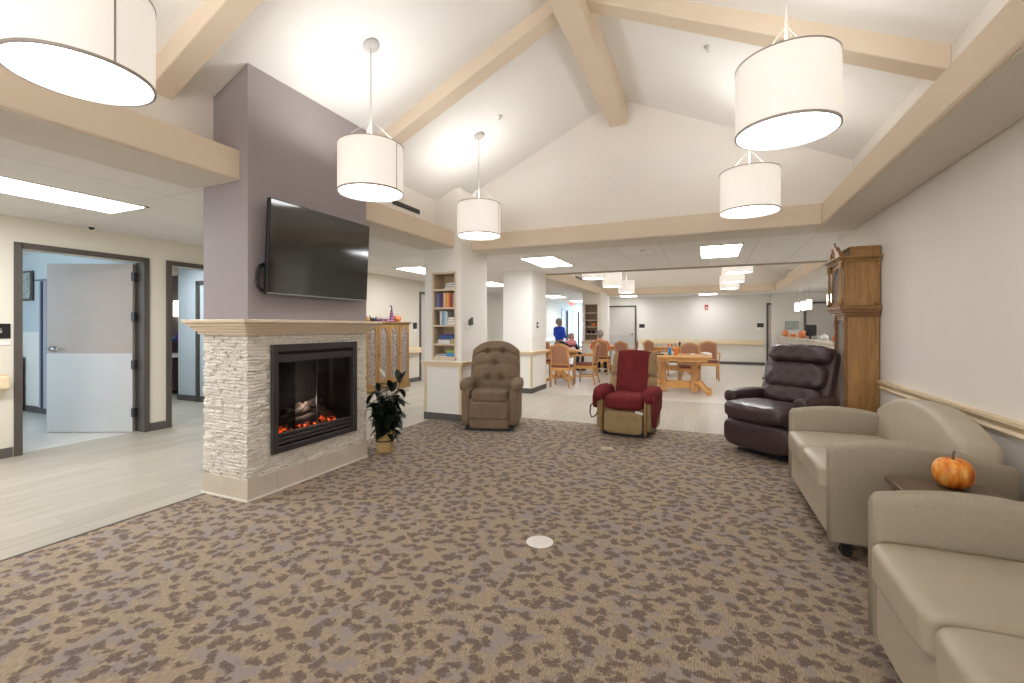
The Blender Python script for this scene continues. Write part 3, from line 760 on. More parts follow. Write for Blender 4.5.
# drum pendants
def drum(x, y, label, group, ridge=VX, r=0.255, zb=2.405, h=0.375, light=True, ztop=None):
    zc = ztop if ztop else 4.27 - 0.46 * abs(x - ridge)
    t = thing('drum_pendant', label, 'pendant lamp', (x, y, zb), 0, group)
    mb = MB(); seg = 48
    mb.lathe([(r, 0), (r, h)], seg=seg); mb.lathe([(r - 0.006, h), (r - 0.006, 0)], seg=seg)
    mb.build('shade', 'glow_shade', t)
    mb = MB()
    for z in (0, h): q = 0.009 if z == 0 else 0.004; mb.lathe([(r - 0.006, z - 0.004), (r + 0.003, z - 0.004), (r + 0.003, z + q), (r - 0.006, z + q), (r - 0.006, z - 0.004)], seg=seg)
    mb.box(r - 0.001, r + 0.002, -0.004, 0.004, 0, h)
    mb.build('trim_ring', paint((178, 170, 164)), t)
    MB().lathe([(0, 0.012), (r - 0.008, 0.012), (r - 0.008, 0.020), (0, 0.020)], seg=seg).build('diffuser', 'glow_disc', t)
    mb = MB(); mb.tube([(0, 0, 0.02), (0, 0, zc - zb - 0.02)], 0.007, 8)
    for a in (0.5, 2.6, 4.7): mb.tube([(0, 0, h + 0.22), (r * math.cos(a) * 0.97, r * math.sin(a) * 0.97, h)], 0.0016, 5)
    mb.build('rod', 'white_plastic', t)
    if ztop is None:
        tilt = math.atan(0.46) * (1 if x > ridge else -1)
        MB().lathe([(0, -0.03), (0.05, -0.028), (0.07, -0.012), (0.07, 0.0), (0, 0)], mtx=T(0, 0, zc - zb) @ Matrix.Rotation(tilt, 4, 'Y')).build('canopy', paint((190, 188, 186)), t)
    if light:
        l = bpy.data.lights.new('bulb', 'POINT'); l.energy = L_UP; l.shadow_soft_size = 0.07; l.color = (0.96, 0.975, 1)
        o = bpy.data.objects.new('bulb', l); C.objects.link(o); o.parent = t; o.location = (0, 0.03, h - 0.06)
    return t
G1 = 'drum pendants under the lounge vault'
drum(-2.50, 1.075, 'big white drum lamp at top left, cut by the photo corner', G1)
drum(-2.51, 2.935, 'white drum lamp hanging in front of the mauve chimney', G1)
drum(-2.51, 4.83, 'smallest lounge drum lamp, hanging near the book column', G1)
drum(0.40, 2.935, 'big white drum lamp at the upper right before the rafter', G1)
drum(0.36, 4.83, 'drum lamp hanging directly below the big right one', G1)
G2 = 'drum pendants under the dining vault'
dl = {(-2.36, 10.1): 'dining drum lamp on left cut off by the ceiling edge, nearest of that row', (-2.36, 12.3): 'middle dining drum lamp of the left row, above seated man', (-2.36, 14.6): 'farthest dining drum lamp of the left row by closed door',
      (0.56, 10.1): 'dining drum lamp on right cut off by the ceiling edge, nearest of that row', (0.56, 12.2): 'middle dining drum lamp of the right row', (0.56, 14.3): 'farthest dining drum lamp of the right row'}
for (x, y), lb in dl.items(): drum(x, y, lb, G2, ridge=-0.7)
G3 = 'small cylinder pendants over the serving bar'
for (y, lb) in ((16.2, 'leftmost and farthest small pendant over the serving bar'), (15.2, 'second small pendant over the serving bar, middle of the far three'), (14.4, 'third small pendant over the serving bar, just left of grey door'), (12.1, 'nearest small pendant over serving bar, beside the clock')):
    t = thing('cylinder_pendant', lb, 'pendant lamp', (2.5, y, 1.8), 0, G3)
    MB().lathe([(0, 0), (0.055, 0), (0.06, 0.02), (0.06, 0.24), (0.05, 0.25), (0, 0.25)]).build('shade', 'glow_kitchen', t)
    MB().tube([(0, 0, 0.28), (0, 0, 0.65)], 0.004, 6).build('rod', 'grey_metal', t)
# sprinklers, detectors, vents, signs
for (x, y, z, lb) in ((0.0, 4.35, None, 'tiny white sprinkler on right slope of the vault'), (-2.2, 4.75, None, 'tiny white sprinkler on left slope of the vault')):
    zz = vz(x)
    o = MB().lathe([(0, 0), (0.035, 0), (0.035, -0.006), (0.012, -0.01), (0.012, -0.04), (0.02, -0.045), (0, -0.045)], (x, y, zz), 16).build('sprinkler', 'white_plastic'); tag(o, lb, 'sprinkler', 'sprinklers')
o = MB().lathe([(0, 0), (0.07, 0), (0.07, -0.02), (0.05, -0.045), (0, -0.05)], (-0.85, 6.95, ZC), 20).build('smoke_detector', 'white_plastic'); tag(o, 'round white smoke detector on low ceiling between the two light panels', 'smoke detector')
t = thing('security_camera', 'small white dome camera on corridor ceiling above the open door', 'camera', (-6.3, 2.80, ZC)); t.scale = (0.7, 0.7, 0.7)
MB().lathe([(0, 0), (0.055, 0), (0.055, -0.03), (0, -0.03)], seg=20).build('housing', 'white_plastic', t)
MB().lathe([(0.04, -0.03), (0.036, -0.05), (0.02, -0.065), (0, -0.07)], seg=20).build('lens_dome', 'black_plastic', t)
def slot(x, y0, y1, z, lb):
    t = thing('air_vent', lb, 'vent', (x, (y0 + y1) / 2, z), 0, 'slot vents above the soffits'); h = (y1 - y0) / 2
    MB().box(0, 0.012, -h, h, -0.03, 0.03, 0.003, seg=1).build('frame', 'base_vinyl', t)
    mb = MB(); mb.box(0.01, 0.016, -h + 0.015, h - 0.015, -0.022, -0.006); mb.box(0.01, 0.016, -h + 0.015, h - 0.015, 0.006, 0.022); mb.build('slot', 'black_plastic', t)
slot(-3.56, 4.55, 5.12, 2.86, 'dark slot vent above the beam right of the chimney')
slot(-3.60, 13.1, 13.9, 2.80, 'dark slot vent high above the left dining beam')
def letters(cu, parent, loc, m):
    tmp = bpy.data.objects.new('lettering', cu); C.objects.link(tmp); bpy.context.view_layer.update()
    me = bpy.data.meshes.new_from_object(tmp.evaluated_get(bpy.context.evaluated_depsgraph_get()))
    bpy.data.objects.remove(tmp)
    me.materials.clear(); me.materials.append(M[m]); o = bpy.data.objects.new('lettering', me); C.objects.link(o)
    o.parent = parent; o.location = loc; o.rotation_euler = (R(90), 0, 0); return o
def sign(name, label, loc, rotz, mark=None, w_=0.15, h_=0.15):
    t = thing(name, label, 'sign', loc, rotz, None)
    MB().box(-w_ / 2, w_ / 2, -0.012, 0, -h_ / 2, h_ / 2, 0.003, seg=1).build('plate', 'black_plastic', t)
    if mark:
        cu = bpy.data.curves.new('lettering', 'FONT'); cu.body = mark; cu.size = 0.06; cu.align_x = 'CENTER'; cu.align_y = 'CENTER'; cu.extrude = 0.001
        letters(cu, t, (0, -0.014, 0), 'white_plastic')
    MB().box(-w_ / 2, w_ / 2, -0.010, 0, -h_ / 2 - 0.07, -h_ / 2 - 0.01, 0.002, seg=1).build('name_card', 'white_plastic', t)
    return t
sign('room_sign', 'dark room sign with white card at left edge, beside the open door', (XL + 0.001, 2.15, 1.28), R(90), 'S')
sign('room_sign', 'small dark room sign on wall past the glass-door cabinet', (XL + 0.001, 9.16, 1.35), R(90))
sign('room_sign', 'dark room sign right of the closed dining door', (-2.30, YF - 0.001, 1.36), 0, None, 0.2, 0.14)
sign('room_sign', 'dark room sign left of the far right dining door', (1.66, YF - 0.001, 1.38), 0, None, 0.2, 0.14)
t = thing('thermostat', 'grey thermostat with white plate on the side of the book column', 'thermostat', (-3.149, 5.78, 1.36), R(90))
MB().box(-0.06, 0.06, -0.012, 0, -0.085, -0.01, 0.003, seg=1).build('plate', 'white_plastic', t)
MB().prism([(-0.045, -0.01), (0.045, -0.01), (0.045, 0.1), (-0.045, 0.06)], 'Y', -0.03, 0).build('body', 'frame_dark', t)
t = thing('thermostat', 'small dark call plate on the side of the middle column', 'wall plate', (-3.209, 8.75, 1.36), R(90))
MB().box(-0.04, 0.04, -0.02, 0, -0.06, 0.06, 0.004, seg=1).build('body', 'frame_dark', t)
MB().box(-0.03, 0.03, -0.024, -0.019, -0.02, 0.03).build('button', 'white_plastic', t)
t = thing('fire_alarm', 'small red fire alarm high on the far dining wall', 'alarm', (-0.05, YF - 0.001, 2.03), 0)
MB().box(-0.06, 0.06, -0.04, 0, -0.09, 0.09, 0.006, seg=1).build('body', 'red_plastic', t)
MB().box(-0.03, 0.03, -0.05, -0.04, -0.05, 0.01, 0.004, seg=1).build('strobe', 'white_plastic', t)
t = thing('exit_sign', 'red glowing exit sign on the blue-lit corridor ceiling', 'exit sign', (-5.27, 18.6, 2.30), 0); t.scale = (0.72, 0.72, 0.72)
MB().box(-0.16, 0.16, -0.02, 0.02, -0.11, 0.11, 0.004, seg=1).build('housing', 'white_plastic', t)
MB().box(-0.02, 0.02, -0.02, 0.02, 0.11, 0.2).build('mount', 'white_plastic', t)
cu = bpy.data.curves.new('lettering', 'FONT'); cu.body = 'EXIT'; cu.size = 0.17; cu.align_x = 'CENTER'; cu.align_y = 'CENTER'; cu.extrude = 0.002
letters(cu, t, (0, -0.023, 0), 'glow_exit')
# floor outlet covers
t = thing('floor_outlet_cover', 'round white floor outlet cover in the middle of the carpet', 'outlet cover', (-0.944, 2.62, 0.008))
MB().lathe([(0, 0.006), (0.062, 0.006), (0.066, 0.004), (0.083, 0.0), (0.083, -0.002), (0, -0.002)], seg=40).build('ring', 'white_plastic', t)
MB().lathe([(0, 0.008), (0.045, 0.008), (0.047, 0.006), (0, 0.006)], seg=32).build('lid', 'caulk', t)

t = thing('floor_outlet_cover', 'small faint tan floor outlet cover on carpet before maroon covered recliner', 'outlet cover', (-1.0, 4.93, 0.008))
MB().lathe([(0, 0.004), (0.055, 0.004), (0.062, 0.003), (0.068, 0.0), (0, -0.002)], seg=32).build('ring', paint((188, 168, 142)), t)
MB().lathe([(0, 0.006), (0.035, 0.006), (0.037, 0.004), (0, 0.004)], seg=24).build('lid', paint((176, 156, 130)), t)
# ------------------------------------------------------------------ sofas
def arm_poly(d0, d1, z0, zs):
    pts = [(d0, z0), (d0, zs - 0.02), (d0 + 0.006, zs + 0.003)]
    n = 16
    for i in range(n + 1):
        u = 0.028 + 0.944 * i / n; pts.append((d0 + (d1 - d0) * u, zs + 0.07 * math.sin(PI * min(1, u * 0.95 + 0.10)) - 0.02 * u))
    pts.append((d1 - 0.006, zs - 0.035)); pts.append((d1, zs - 0.06)); pts.append((d1, z0)); return pts
def sofa(label, loc, rz=-90):
    t = thing('loveseat', label, 'sofa', loc, R(rz), 'beige vinyl loveseats along the right wall')
    W, D = 1.28, 0.84; a = 0.11
    MB().box(-W / 2 + a - 0.01, W / 2 - a + 0.01, -D / 2 + 0.008, D / 2 - 0.05, 0.10, 0.36, 0.012).build('base', 'vinyl_beige', t)
    for s in (-1, 1):
        x0 = s * (W / 2) if s < 0 else W / 2 - a
        MB().prism(arm_poly(-D / 2, D / 2 - 0.03, 0.09, 0.622), 'X', x0, x0 + a, 0.034, smooth=True).build('armrest', 'vinyl_beige_arm', t)
    # arched back
    n = 24; iw = W / 2 - 0.03
    prof = [(-iw, 0.2)]
    for i in range(n + 1):
        u = -1 + 2 * i / n; prof.append((u * iw, 0.70 + 0.145 * (1 - abs(u) ** 2.2)))
    prof.append((iw, 0.2))
    MB().prism(prof, 'Y', 0, 0.19, 0.045, T(0, D / 2 - 0.31, 0) @ T(0, 0, 0.2) @ RX(-6) @ T(0, 0, -0.2), True, 4).build('backrest', 'vinyl_beige', t)
    for s in (-1, 1):
        cx = s * (W / 2 - a) / 2
        def bul(q): return (q.x, q.y, q.z + (0.22 * (1 - q.x ** 2) * (1 - q.y ** 2) if q.z > 0 else 0))
        MB().soft((cx, -0.098, 0.418), (W / 2 - a + 0.002, D - 0.14, 0.15), 9, 16, None, bul).build('seat_cushion', 'vinyl_beige', t)
    for sx in (-1, 1):
        for sy in (-1, 1):
            c = MB(); x, y = sx * (W / 2 - 0.07), sy * (D / 2 - 0.09)
            c.box(x - 0.03, x + 0.03, y - 0.03, y + 0.03, 0.075, 0.095); c.tube([(x, y, 0.05), (x, y, 0.08)], 0.012, 8); c.box(x - 0.026, x + 0.026, y - 0.02, y + 0.03, 0.035, 0.06, 0.008)
            for k in (-1, 1): c.tube([(x + k * 0.010, y, 0.0375), (x + k * 0.026, y, 0.0375)], 0.0295, 16)
            c.build('caster', 'black_plastic', t)
    return t
sofa('beige loveseat farther along the wall, whole and seen beyond the pumpkin', (1.04, 3.72, 0.008), -88.8)
sofa('nearest beige loveseat at the right edge, cut off by the photo', (1.015, 1.655, 0.008))
# side table and pumpkin
t = thing('side_table', 'brown wood side table wedged between the two beige loveseats', 'side table', (1.04, 2.66, 0.008))
MB().box(-0.20, 0.20, -0.27, 0.27, 0.515, 0.545, 0.006).build('table_top', 'walnut', t)
mb = MB(); mb.box(-0.17, 0.17, -0.23, -0.21, 0.45, 0.515); mb.box(-0.17, 0.17, 0.21, 0.23, 0.45, 0.515); mb.box(-0.17, -0.15, -0.23, 0.23, 0.45, 0.515); mb.box(0.15, 0.17, -0.23, 0.23, 0.45, 0.515); mb.build('apron', 'walnut', t)
for sx in (-1, 1):
    for sy in (-1, 1): MB().box(sx * 0.16 - 0.02, sx * 0.16 + 0.02, sy * 0.22 - 0.02, sy * 0.22 + 0.02, 0, 0.515).build('leg', 'walnut', t)
def pumpkin(label, loc, r, h, m='pumpkin_skin', ribs=10, group=None, rz=0, detail=True):
    t = thing('pumpkin', label, 'pumpkin', loc, rz, group)
    prof = []
    for i in range(15):
        a = -PI / 2 + PI * i / 14; rr = r * max(0.0, math.cos(a)) ** 0.62; z = h / 2 + h / 2 * math.sin(a)
        if i in (0, 14): rr = 0; z += (0.06 * h if i == 0 else -0.10 * h)
        prof.append((rr, z))
    MB().lathe(prof, seg=60 if detail else 30, rib=lambda a, z: 1 - 0.13 * (1 - abs(math.sin(a * ribs / 2))) ** 2.2).build('rind', m, t)
    MB().tube([(0, 0, h * 0.86), (0.004, 0, h * 1.0), (r * 0.12, 0, h * 1.12), (r * 0.32, 0.0, h * 1.2)], [r * 0.12, r * 0.07, r * 0.055, r * 0.07], 8).build('stem', 'walnut', t)
    return t
pumpkin('orange ribbed pumpkin on side table between the loveseats', (1.075, 2.83, 0.554), 0.077, 0.14, rz=R(60))

# ------------------------------------------------------------------ recliners (face local -Y)
def tan_recliner():
    t = thing('recliner', 'tan button-tufted fabric recliner standing before the book column', 'recliner', (-2.65, 5.52, 0.008), R(17), 'recliners in the lounge')
    MB().box(-0.31, 0.31, -0.36, 0.34, 0.0, 0.05).build('plinth', 'black_plastic', t)
    MB().soft((0, -0.02, 0.23), (0.60, 0.70, 0.36), 12, 10).build('base', 'tan_fabric', t)
    mb = MB(); mb.soft((0, -0.375, 0.26), (0.50, 0.09, 0.22), 7, 10); mb.soft((0, -0.365, 0.095), (0.50, 0.09, 0.125), 7, 10); mb.build('footrest_panel', 'tan_fabric', t)
    MB().soft((0, -0.12, 0.43), (0.505, 0.56, 0.17), 5, 12).build('seat_cushion', 'tan_fabric', t)
    btn = [(-0.35, 0.80), (0.25, 0.80), (-0.03, 0.55), (-0.38, 0.27), (0.22, 0.27)]
    btn = [(-0.33, 0.79), (0.33, 0.79), (0.0, 0.54), (-0.26, 0.26), (0.26, 0.26)]
    def dim(u, v):
        d = 1.0
        for bu, bv in btn: d -= 0.55 * math.exp(-(((u - bu) * 0.33) ** 2 + ((v - bv) * 0.62) ** 2) / 0.0014)
        d -= 0.30 * math.exp(-((v - 0.79) / 0.03) ** 2) * (1 if abs(u) < 0.85 else 0.5)
        d -= 0.12 * math.exp(-((v - 0.26) / 0.03) ** 2); d -= 0.10 * math.exp(-((v - 0.54) / 0.03) ** 2)
        return d
    def wf(v): return 0.96 + 0.04 * math.sin(v * PI)
    bk = T(0, 0.14, 0.40) @ RX(-14)
    MB().pad(0.68, 0.73, 0.14, 3.6, 44, 56, wf, lambda u: 0.13 * abs(u) ** 2.6, dim, 0.75, bk).build('backrest', 'tan_fabric', t)
    for bu, bv in btn:
        p = bk @ Vector((bu * 0.33, -0.098, bv * 0.72)); MB().soft(p, (0.022, 0.012, 0.022), 2.5, 3).build('button', 'tan_fabric', t)
    for s in (-1, 1):
        mb = MB(); mb.soft((s * 0.305, -0.03, 0.30), (0.115, 0.70, 0.50), 8, 10)
        mb.soft((s * 0.325, -0.06, 0.555), (0.155, 0.66, 0.155), 3.2, 12)
        mb.build('armrest', 'tan_fabric', t)
    return t
tan_recliner()
o = MB()
o.tube([(-3.02, 5.47, 0.02), (-3.0, 5.42, 0.035), (-2.93, 5.40, 0.03), (-2.88, 5.42, 0.016)], 0.006, 6).soft((-2.93, 5.40, 0.028), (0.10, 0.05, 0.035), 4, 4)
tag(o.build('power_adapter', 'black_plastic'), 'small black power adapter on carpet beside the tan recliner', 'adapter')

def red_recliner():
    loc = (-0.91, 5.86, 0.008); rz = R(-4)
    t = thing('recliner', 'gold tweed recliner with wooden front posts, draped in a maroon cover', 'recliner', loc, rz, 'recliners in the lounge')
    MB().box(-0.25, 0.25, -0.30, 0.28, 0.0, 0.05).build('plinth', 'black_plastic', t)
    MB().soft((0, 0.0, 0.22), (0.52, 0.62, 0.36), 10, 10).build('base', 'gold_fabric', t)
    MB().soft((0, -0.33, 0.175), (0.46, 0.09, 0.27), 7, 10).build('footrest_panel', 'gold_fabric', t)
    MB().soft((0, -0.06, 0.39), (0.47, 0.58, 0.13), 5, 12).build('seat_cushion', 'gold_fabric', t)
    MB().pad(0.62, 0.64, 0.12, 4.0, 36, 44, lambda v: 1.0 - 0.10 * v, lambda u: 0.04 * abs(u) ** 3, lambda u, v: 1 - 0.4 * math.exp(-((v - 0.5) / 0.03) ** 2), 0.7, T(0, 0.18, 0.36) @ RX(-15)).build('backrest', 'gold_fabric', t)
    for s in (-1, 1):
        a = MB().soft((s * 0.285, -0.02, 0.29), (0.10, 0.62, 0.46), 8, 10).soft((s * 0.29, -0.03, 0.51), (0.12, 0.60, 0.11), 3.5, 10).build('armrest', 'gold_fabric', t)
        MB().soft((s * 0.262, -0.335, 0.235), (0.032, 0.05, 0.42), 5, 8).build('front_post', 'cabinet_wood', a)
    MB().tube([(-0.34, -0.26, 0.33), (-0.37, -0.30, 0.38), (-0.41, -0.31, 0.34), (-0.42, -0.30, 0.24), (-0.40, -0.29, 0.19), (-0.36, -0.28, 0.21), (-0.34, -0.26, 0.25)], 0.008, 8).build('control_cord', 'black_plastic', t)
    # draped cover
    c = thing('chair_cover', 'maroon fleece cover draped over back, seat and arms of gold recliner', 'cover', loc, rz)
    MB().pad(0.42, 0.64, 0.145, 5.0, 30, 40, lambda v: 1.02 - 0.04 * v, lambda u: 0.01 * abs(u) ** 3, lambda u, v: 1 + 0.03 * math.sin(u * 4 + v * 7), 0.85, T(0, 0.18, 0.375) @ RX(-15)).build('back_panel', 'maroon_fabric', c)
    def wr(q): return (q.x * (1 + 0.02 * math.sin(q.z * 6)), q.y, q.z * (1 + 0.05 * math.sin(q.x * 9) * math.cos(q.y * 5)))
    MB().soft((0, -0.10, 0.405), (0.50, 0.60, 0.19), 4.2, 16, None, wr).build('seat_panel', 'maroon_fabric', c)
    mb = MB()
    mb.soft((-0.30, -0.10, 0.485), (0.18, 0.56, 0.20), 3.0, 14, None, wr); mb.soft((-0.35, -0.11, 0.42), (0.05, 0.54, 0.22), 4, 10, None, wr)
    mb.build('arm_panel', 'maroon_fabric', c)
    mb = MB()
    mb.soft((0.30, -0.10, 0.485), (0.18, 0.56, 0.20), 3.0, 14, None, wr)
    mb.prism([(-0.36, 0.52), (-0.39, 0.40), (-0.37, 0.26), (-0.33, 0.14), (-0.27, 0.12), (-0.15, 0.20), (0.0, 0.26), (0.14, 0.30), (0.17, 0.52)], 'X', 0.345, 0.375, 0.012, None, True)
    mb.build('arm_panel', 'maroon_fabric', c)
    MB().box(0.16, 0.25, -0.415, -0.411, 0.30, 0.325, 0, T(0.2, 0, 0.31) @ RY(14) @ T(-0.2, 0, -0.31)).build('care_tag', 'white_plastic', c)
red_recliner()

def brown_recliner():
    t = thing('recliner', 'dark brown leather recliner beside the grandfather clock', 'recliner', (0.68, 5.47, 0.008), R(-40), 'recliners in the lounge')
    mb = MB(); mb.box(-0.28, 0.28, -0.26, 0.26, 0.0, 0.03); mb.box(-0.22, 0.22, -0.22, 0.22, 0.03, 0.09); mb.build('plinth', 'black_plastic', t)
    MB().soft((0, 0.02, 0.26), (0.64, 0.70, 0.36), 10, 10).build('base', 'leather_brown', t)
    def pf(q): return (q.x, q.y * (1 + 0.10 * (1 - q.z ** 2)), q.z)
    MB().soft((0, -0.345, 0.215), (0.72, 0.15, 0.29), 4.5, 14, None, pf).build('footrest_panel', 'leather_brown', t)
    def sf(q): return (q.x, q.y, q.z + 0.10 * math.sin(q.x * 1.5) ** 2 * (q.z > 0) + 0.03 * math.sin(q.x * 14) * math.cos(q.y * 8))
    MB().soft((0, -0.19, 0.445), (0.745, 0.60, 0.20), 3.6, 18, None, sf).build('seat_cushion', 'leather_brown', t)
    bk = T(0, 0.17, 0.42) @ RX(-20)
    b = MB(); b.soft((0, 0.06, 0.36), (0.70, 0.13, 0.74), 8, 12, bk); bo = b.build('backrest', 'leather_brown', t)
    def wrk(a, b_):
        def f(q): return (q.x + 0.0, q.y + 0.06 * math.sin(q.x * a) * math.sin(q.z * b_) * (q.y < 0), q.z + 0.02 * math.sin(q.x * a * 1.7))
        return f
    MB().soft((0, -0.02, 0.625), (0.66, 0.21, 0.20), 3.6, 18, bk, wrk(11, 4)).build('head_cushion', 'leather_brown', bo)
    MB().soft((0, -0.015, 0.385), (0.63, 0.20, 0.29), 3.8, 18, bk, wrk(13, 5)).build('back_cushion', 'leather_brown', bo)
    MB().soft((0, -0.01, 0.17), (0.60, 0.19, 0.20), 3.6, 16, bk, wrk(9, 4)).build('lumbar_cushion', 'leather_brown', bo)
    for s in (-1, 1):
        mb = MB(); mb.soft((s * 0.365, 0.03, 0.34), (0.13, 0.58, 0.40), 7, 12)
        mb.soft((s * 0.38, 0.03, 0.56), (0.17, 0.58, 0.15), 3.0, 16, None, wrk(6, 6))
        mb.build('armrest', 'leather_brown', t)
        MB().soft((s * 0.38, -0.25, 0.56), (0.145, 0.06, 0.13), 2.6, 8).build('arm_roll', 'leather_brown', t)
brown_recliner()

# ------------------------------------------------------------------ grandfather clock (faces local -Y, rotated to face -X)
def clock():
    t = thing('grandfather_clock', 'tall honey oak grandfather clock against the right wall', 'clock', (1.53, 5.69, 0.008), R(-90)); t.scale = (1, 1, 0.985)
    # local: x across width 0.46, y from -depth(front) to 0(wall)
    MB().box(-0.24, 0.24, -0.30, 0, 0.0, 0.42, 0.01).build('plinth', 'clock_wood', t)
    MB().box(-0.265, 0.265, -0.325, 0, 0.0, 0.10, 0.01).build('foot_moulding', 'clock_trim', t)
    mb = MB(); mb.box(-0.215, -0.205, -0.25, 0, 0.42, 1.48); mb.box(0.205, 0.215, -0.25, 0, 0.42, 1.48); mb.box(-0.21, 0.21, -0.012, 0, 0.42, 1.48); mb.box(-0.21, 0.21, -0.25, 0, 0.42, 0.44)
    mb.build('trunk', 'clock_wood', t)
    d = MB(); d.box(-0.215, -0.15, -0.262, -0.25, 0.42, 1.48); d.box(0.15, 0.215, -0.262, -0.25, 0.42, 1.48); d.box(-0.15, 0.15, -0.262, -0.25, 0.42, 0.50); d.box(-0.15, 0.15, -0.262, -0.25, 1.40, 1.48)
    do = d.build('trunk_door', 'clock_trim', t); MB().box(-0.15, 0.15, -0.258, -0.254, 0.5, 1.4).build('glass_pane', 'glass_clear', do)
    for x in (-0.19, 0.19):
        MB().lathe([(0, 0.46), (0.018, 0.46), (0.018, 0.54), (0.010, 0.57), (0.013, 0.95), (0.010, 1.32), (0.018, 1.35), (0.018, 1.44), (0, 1.44)], (x, -0.268, 0), 12).build('quarter_column', 'clock_trim', t)
    mb = MB()
    for e, z0, z1 in ((0.01, 1.43, 1.455), (0.03, 1.455, 1.48), (0.055, 1.48, 1.51), (0.075, 1.51, 1.545)): mb.box(-0.215 - e, 0.215 + e, -0.262 - e, 0, z0, z1, 0.004, seg=1)
    mb.build('waist_moulding', 'clock_trim', t)
    mb = MB(); mb.box(-0.245, -0.23, -0.29, 0, 1.545, 1.99); mb.box(0.23, 0.245, -0.29, 0, 1.545, 1.99); mb.box(-0.24, 0.24, -0.2, -0.0, 1.545, 1.99)
    for s in (-1, 1):
        x = s * 0.247; mb.box(min(x, x - s * 0.01), max(x, x - s * 0.01), -0.28, -0.235, 1.56, 1.98); mb.box(min(x, x - s * 0.01), max(x, x - s * 0.01), -0.05, -0.01, 1.56, 1.98); mb.box(min(x, x - s * 0.01), max(x, x - s * 0.01), -0.235, -0.05, 1.56, 1.62); mb.box(min(x, x - s * 0.01), max(x, x - s * 0.01), -0.235, -0.05, 1.93, 1.98)
    mb.build('hood', 'clock_wood', t)
    dial = MB().box(-0.19, 0.19, -0.215, -0.2, 1.57, 1.95).build('dial', 'white_plastic', t)
    MB().lathe([(0, 0), (0.13, 0), (0.13, 0.004), (0, 0.004)], mtx=T(0, -0.216, 1.73) @ RX(90), seg=32).build('chapter_ring', 'caulk', dial)
    mb = MB(); mb.box(-0.005, 0.005, -0.224, -0.221, 1.72, 1.83); mb.box(-0.004, 0.07, -0.224, -0.221, 1.725, 1.735); mb.build('clock_hand', 'black_plastic', dial)
    mb = MB(); mb.box(-0.24, -0.20, -0.295, -0.28, 1.545, 1.99); mb.box(0.20, 0.24, -0.295, -0.28, 1.545, 1.99); mb.box(-0.2, 0.2, -0.295, -0.28, 1.545, 1.585)
    arch = [(-0.2, 1.99)] + [(-0.2 + 0.4 * i / 12, 1.84 + 0.11 * math.sin(PI * i / 12)) for i in range(13)] + [(0.2, 1.99)]
    mb.prism(arch, 'Y', -0.295, -0.28)
    hd = mb.build('hood_door', 'clock_trim', t); MB().box(-0.2, 0.2, -0.29, -0.286, 1.585, 1.95).build('glass_pane', 'glass_clear', hd)
    for x in (-0.235, 0.235):
        for y in (-0.315, -0.03):
            MB().lathe([(0, 1.55), (0.019, 1.55), (0.019, 1.60), (0.011, 1.63), (0.015, 1.74), (0.011, 1.90), (0.020, 1.93), (0.020, 1.985), (0, 1.985)], (x, y, 0), 12).build('hood_column', 'clock_wood', t)
    mb = MB()
    for e, z0, z1 in ((0.015, 1.985, 2.005), (0.035, 2.005, 2.02), (0.06, 2.02, 2.035)): mb.box(-0.25 - e, 0.25 + e, -0.30 - e, 0, z0, z1, 0.003, seg=1)
    mb.box(-0.25, 0.25, -0.24, 0, 2.035, 2.12)
    mb.box(-0.265, 0.265, -0.255, 0, 2.115, 2.135, 0.003, seg=1)
    mb.build('cornice', 'clock_wood', t)
    for s in (-1, 1):
        mb = MB(); pts = []
        top = [(s * 0.27, 2.04), (s * 0.24, 2.075), (s * 0.18, 2.11), (s * 0.12, 2.15), (s * 0.07, 2.17), (s * 0.04, 2.155), (s * 0.045, 2.13), (s * 0.08, 2.11), (s * 0.10, 2.07), (s * 0.10, 2.04)]
        mb.prism(top, 'Y', -0.335, -0.30, 0.003, seg=1); mb.build('swan_neck', 'clock_trim', t)
    MB().lathe([(0, 2.03), (0.03, 2.03), (0.03, 2.06), (0.012, 2.075), (0.03, 2.11), (0.032, 2.13), (0.012, 2.16), (0.006, 2.19), (0.010, 2.205), (0, 2.225)], (0, -0.315, 0), 14).build('finial', 'clock_trim', t)
    mb = MB(); mb.tube([(0, -0.12, 1.45), (0, -0.12, 0.72)], 0.004, 6); mb.lathe([(0, 0), (0.07, 0.003), (0.07, 0.008), (0, 0.012)], mtx=T(0, -0.12, 0.68) @ RX(90), seg=24); mb.build('pendulum', 'chrome', t)
clock()

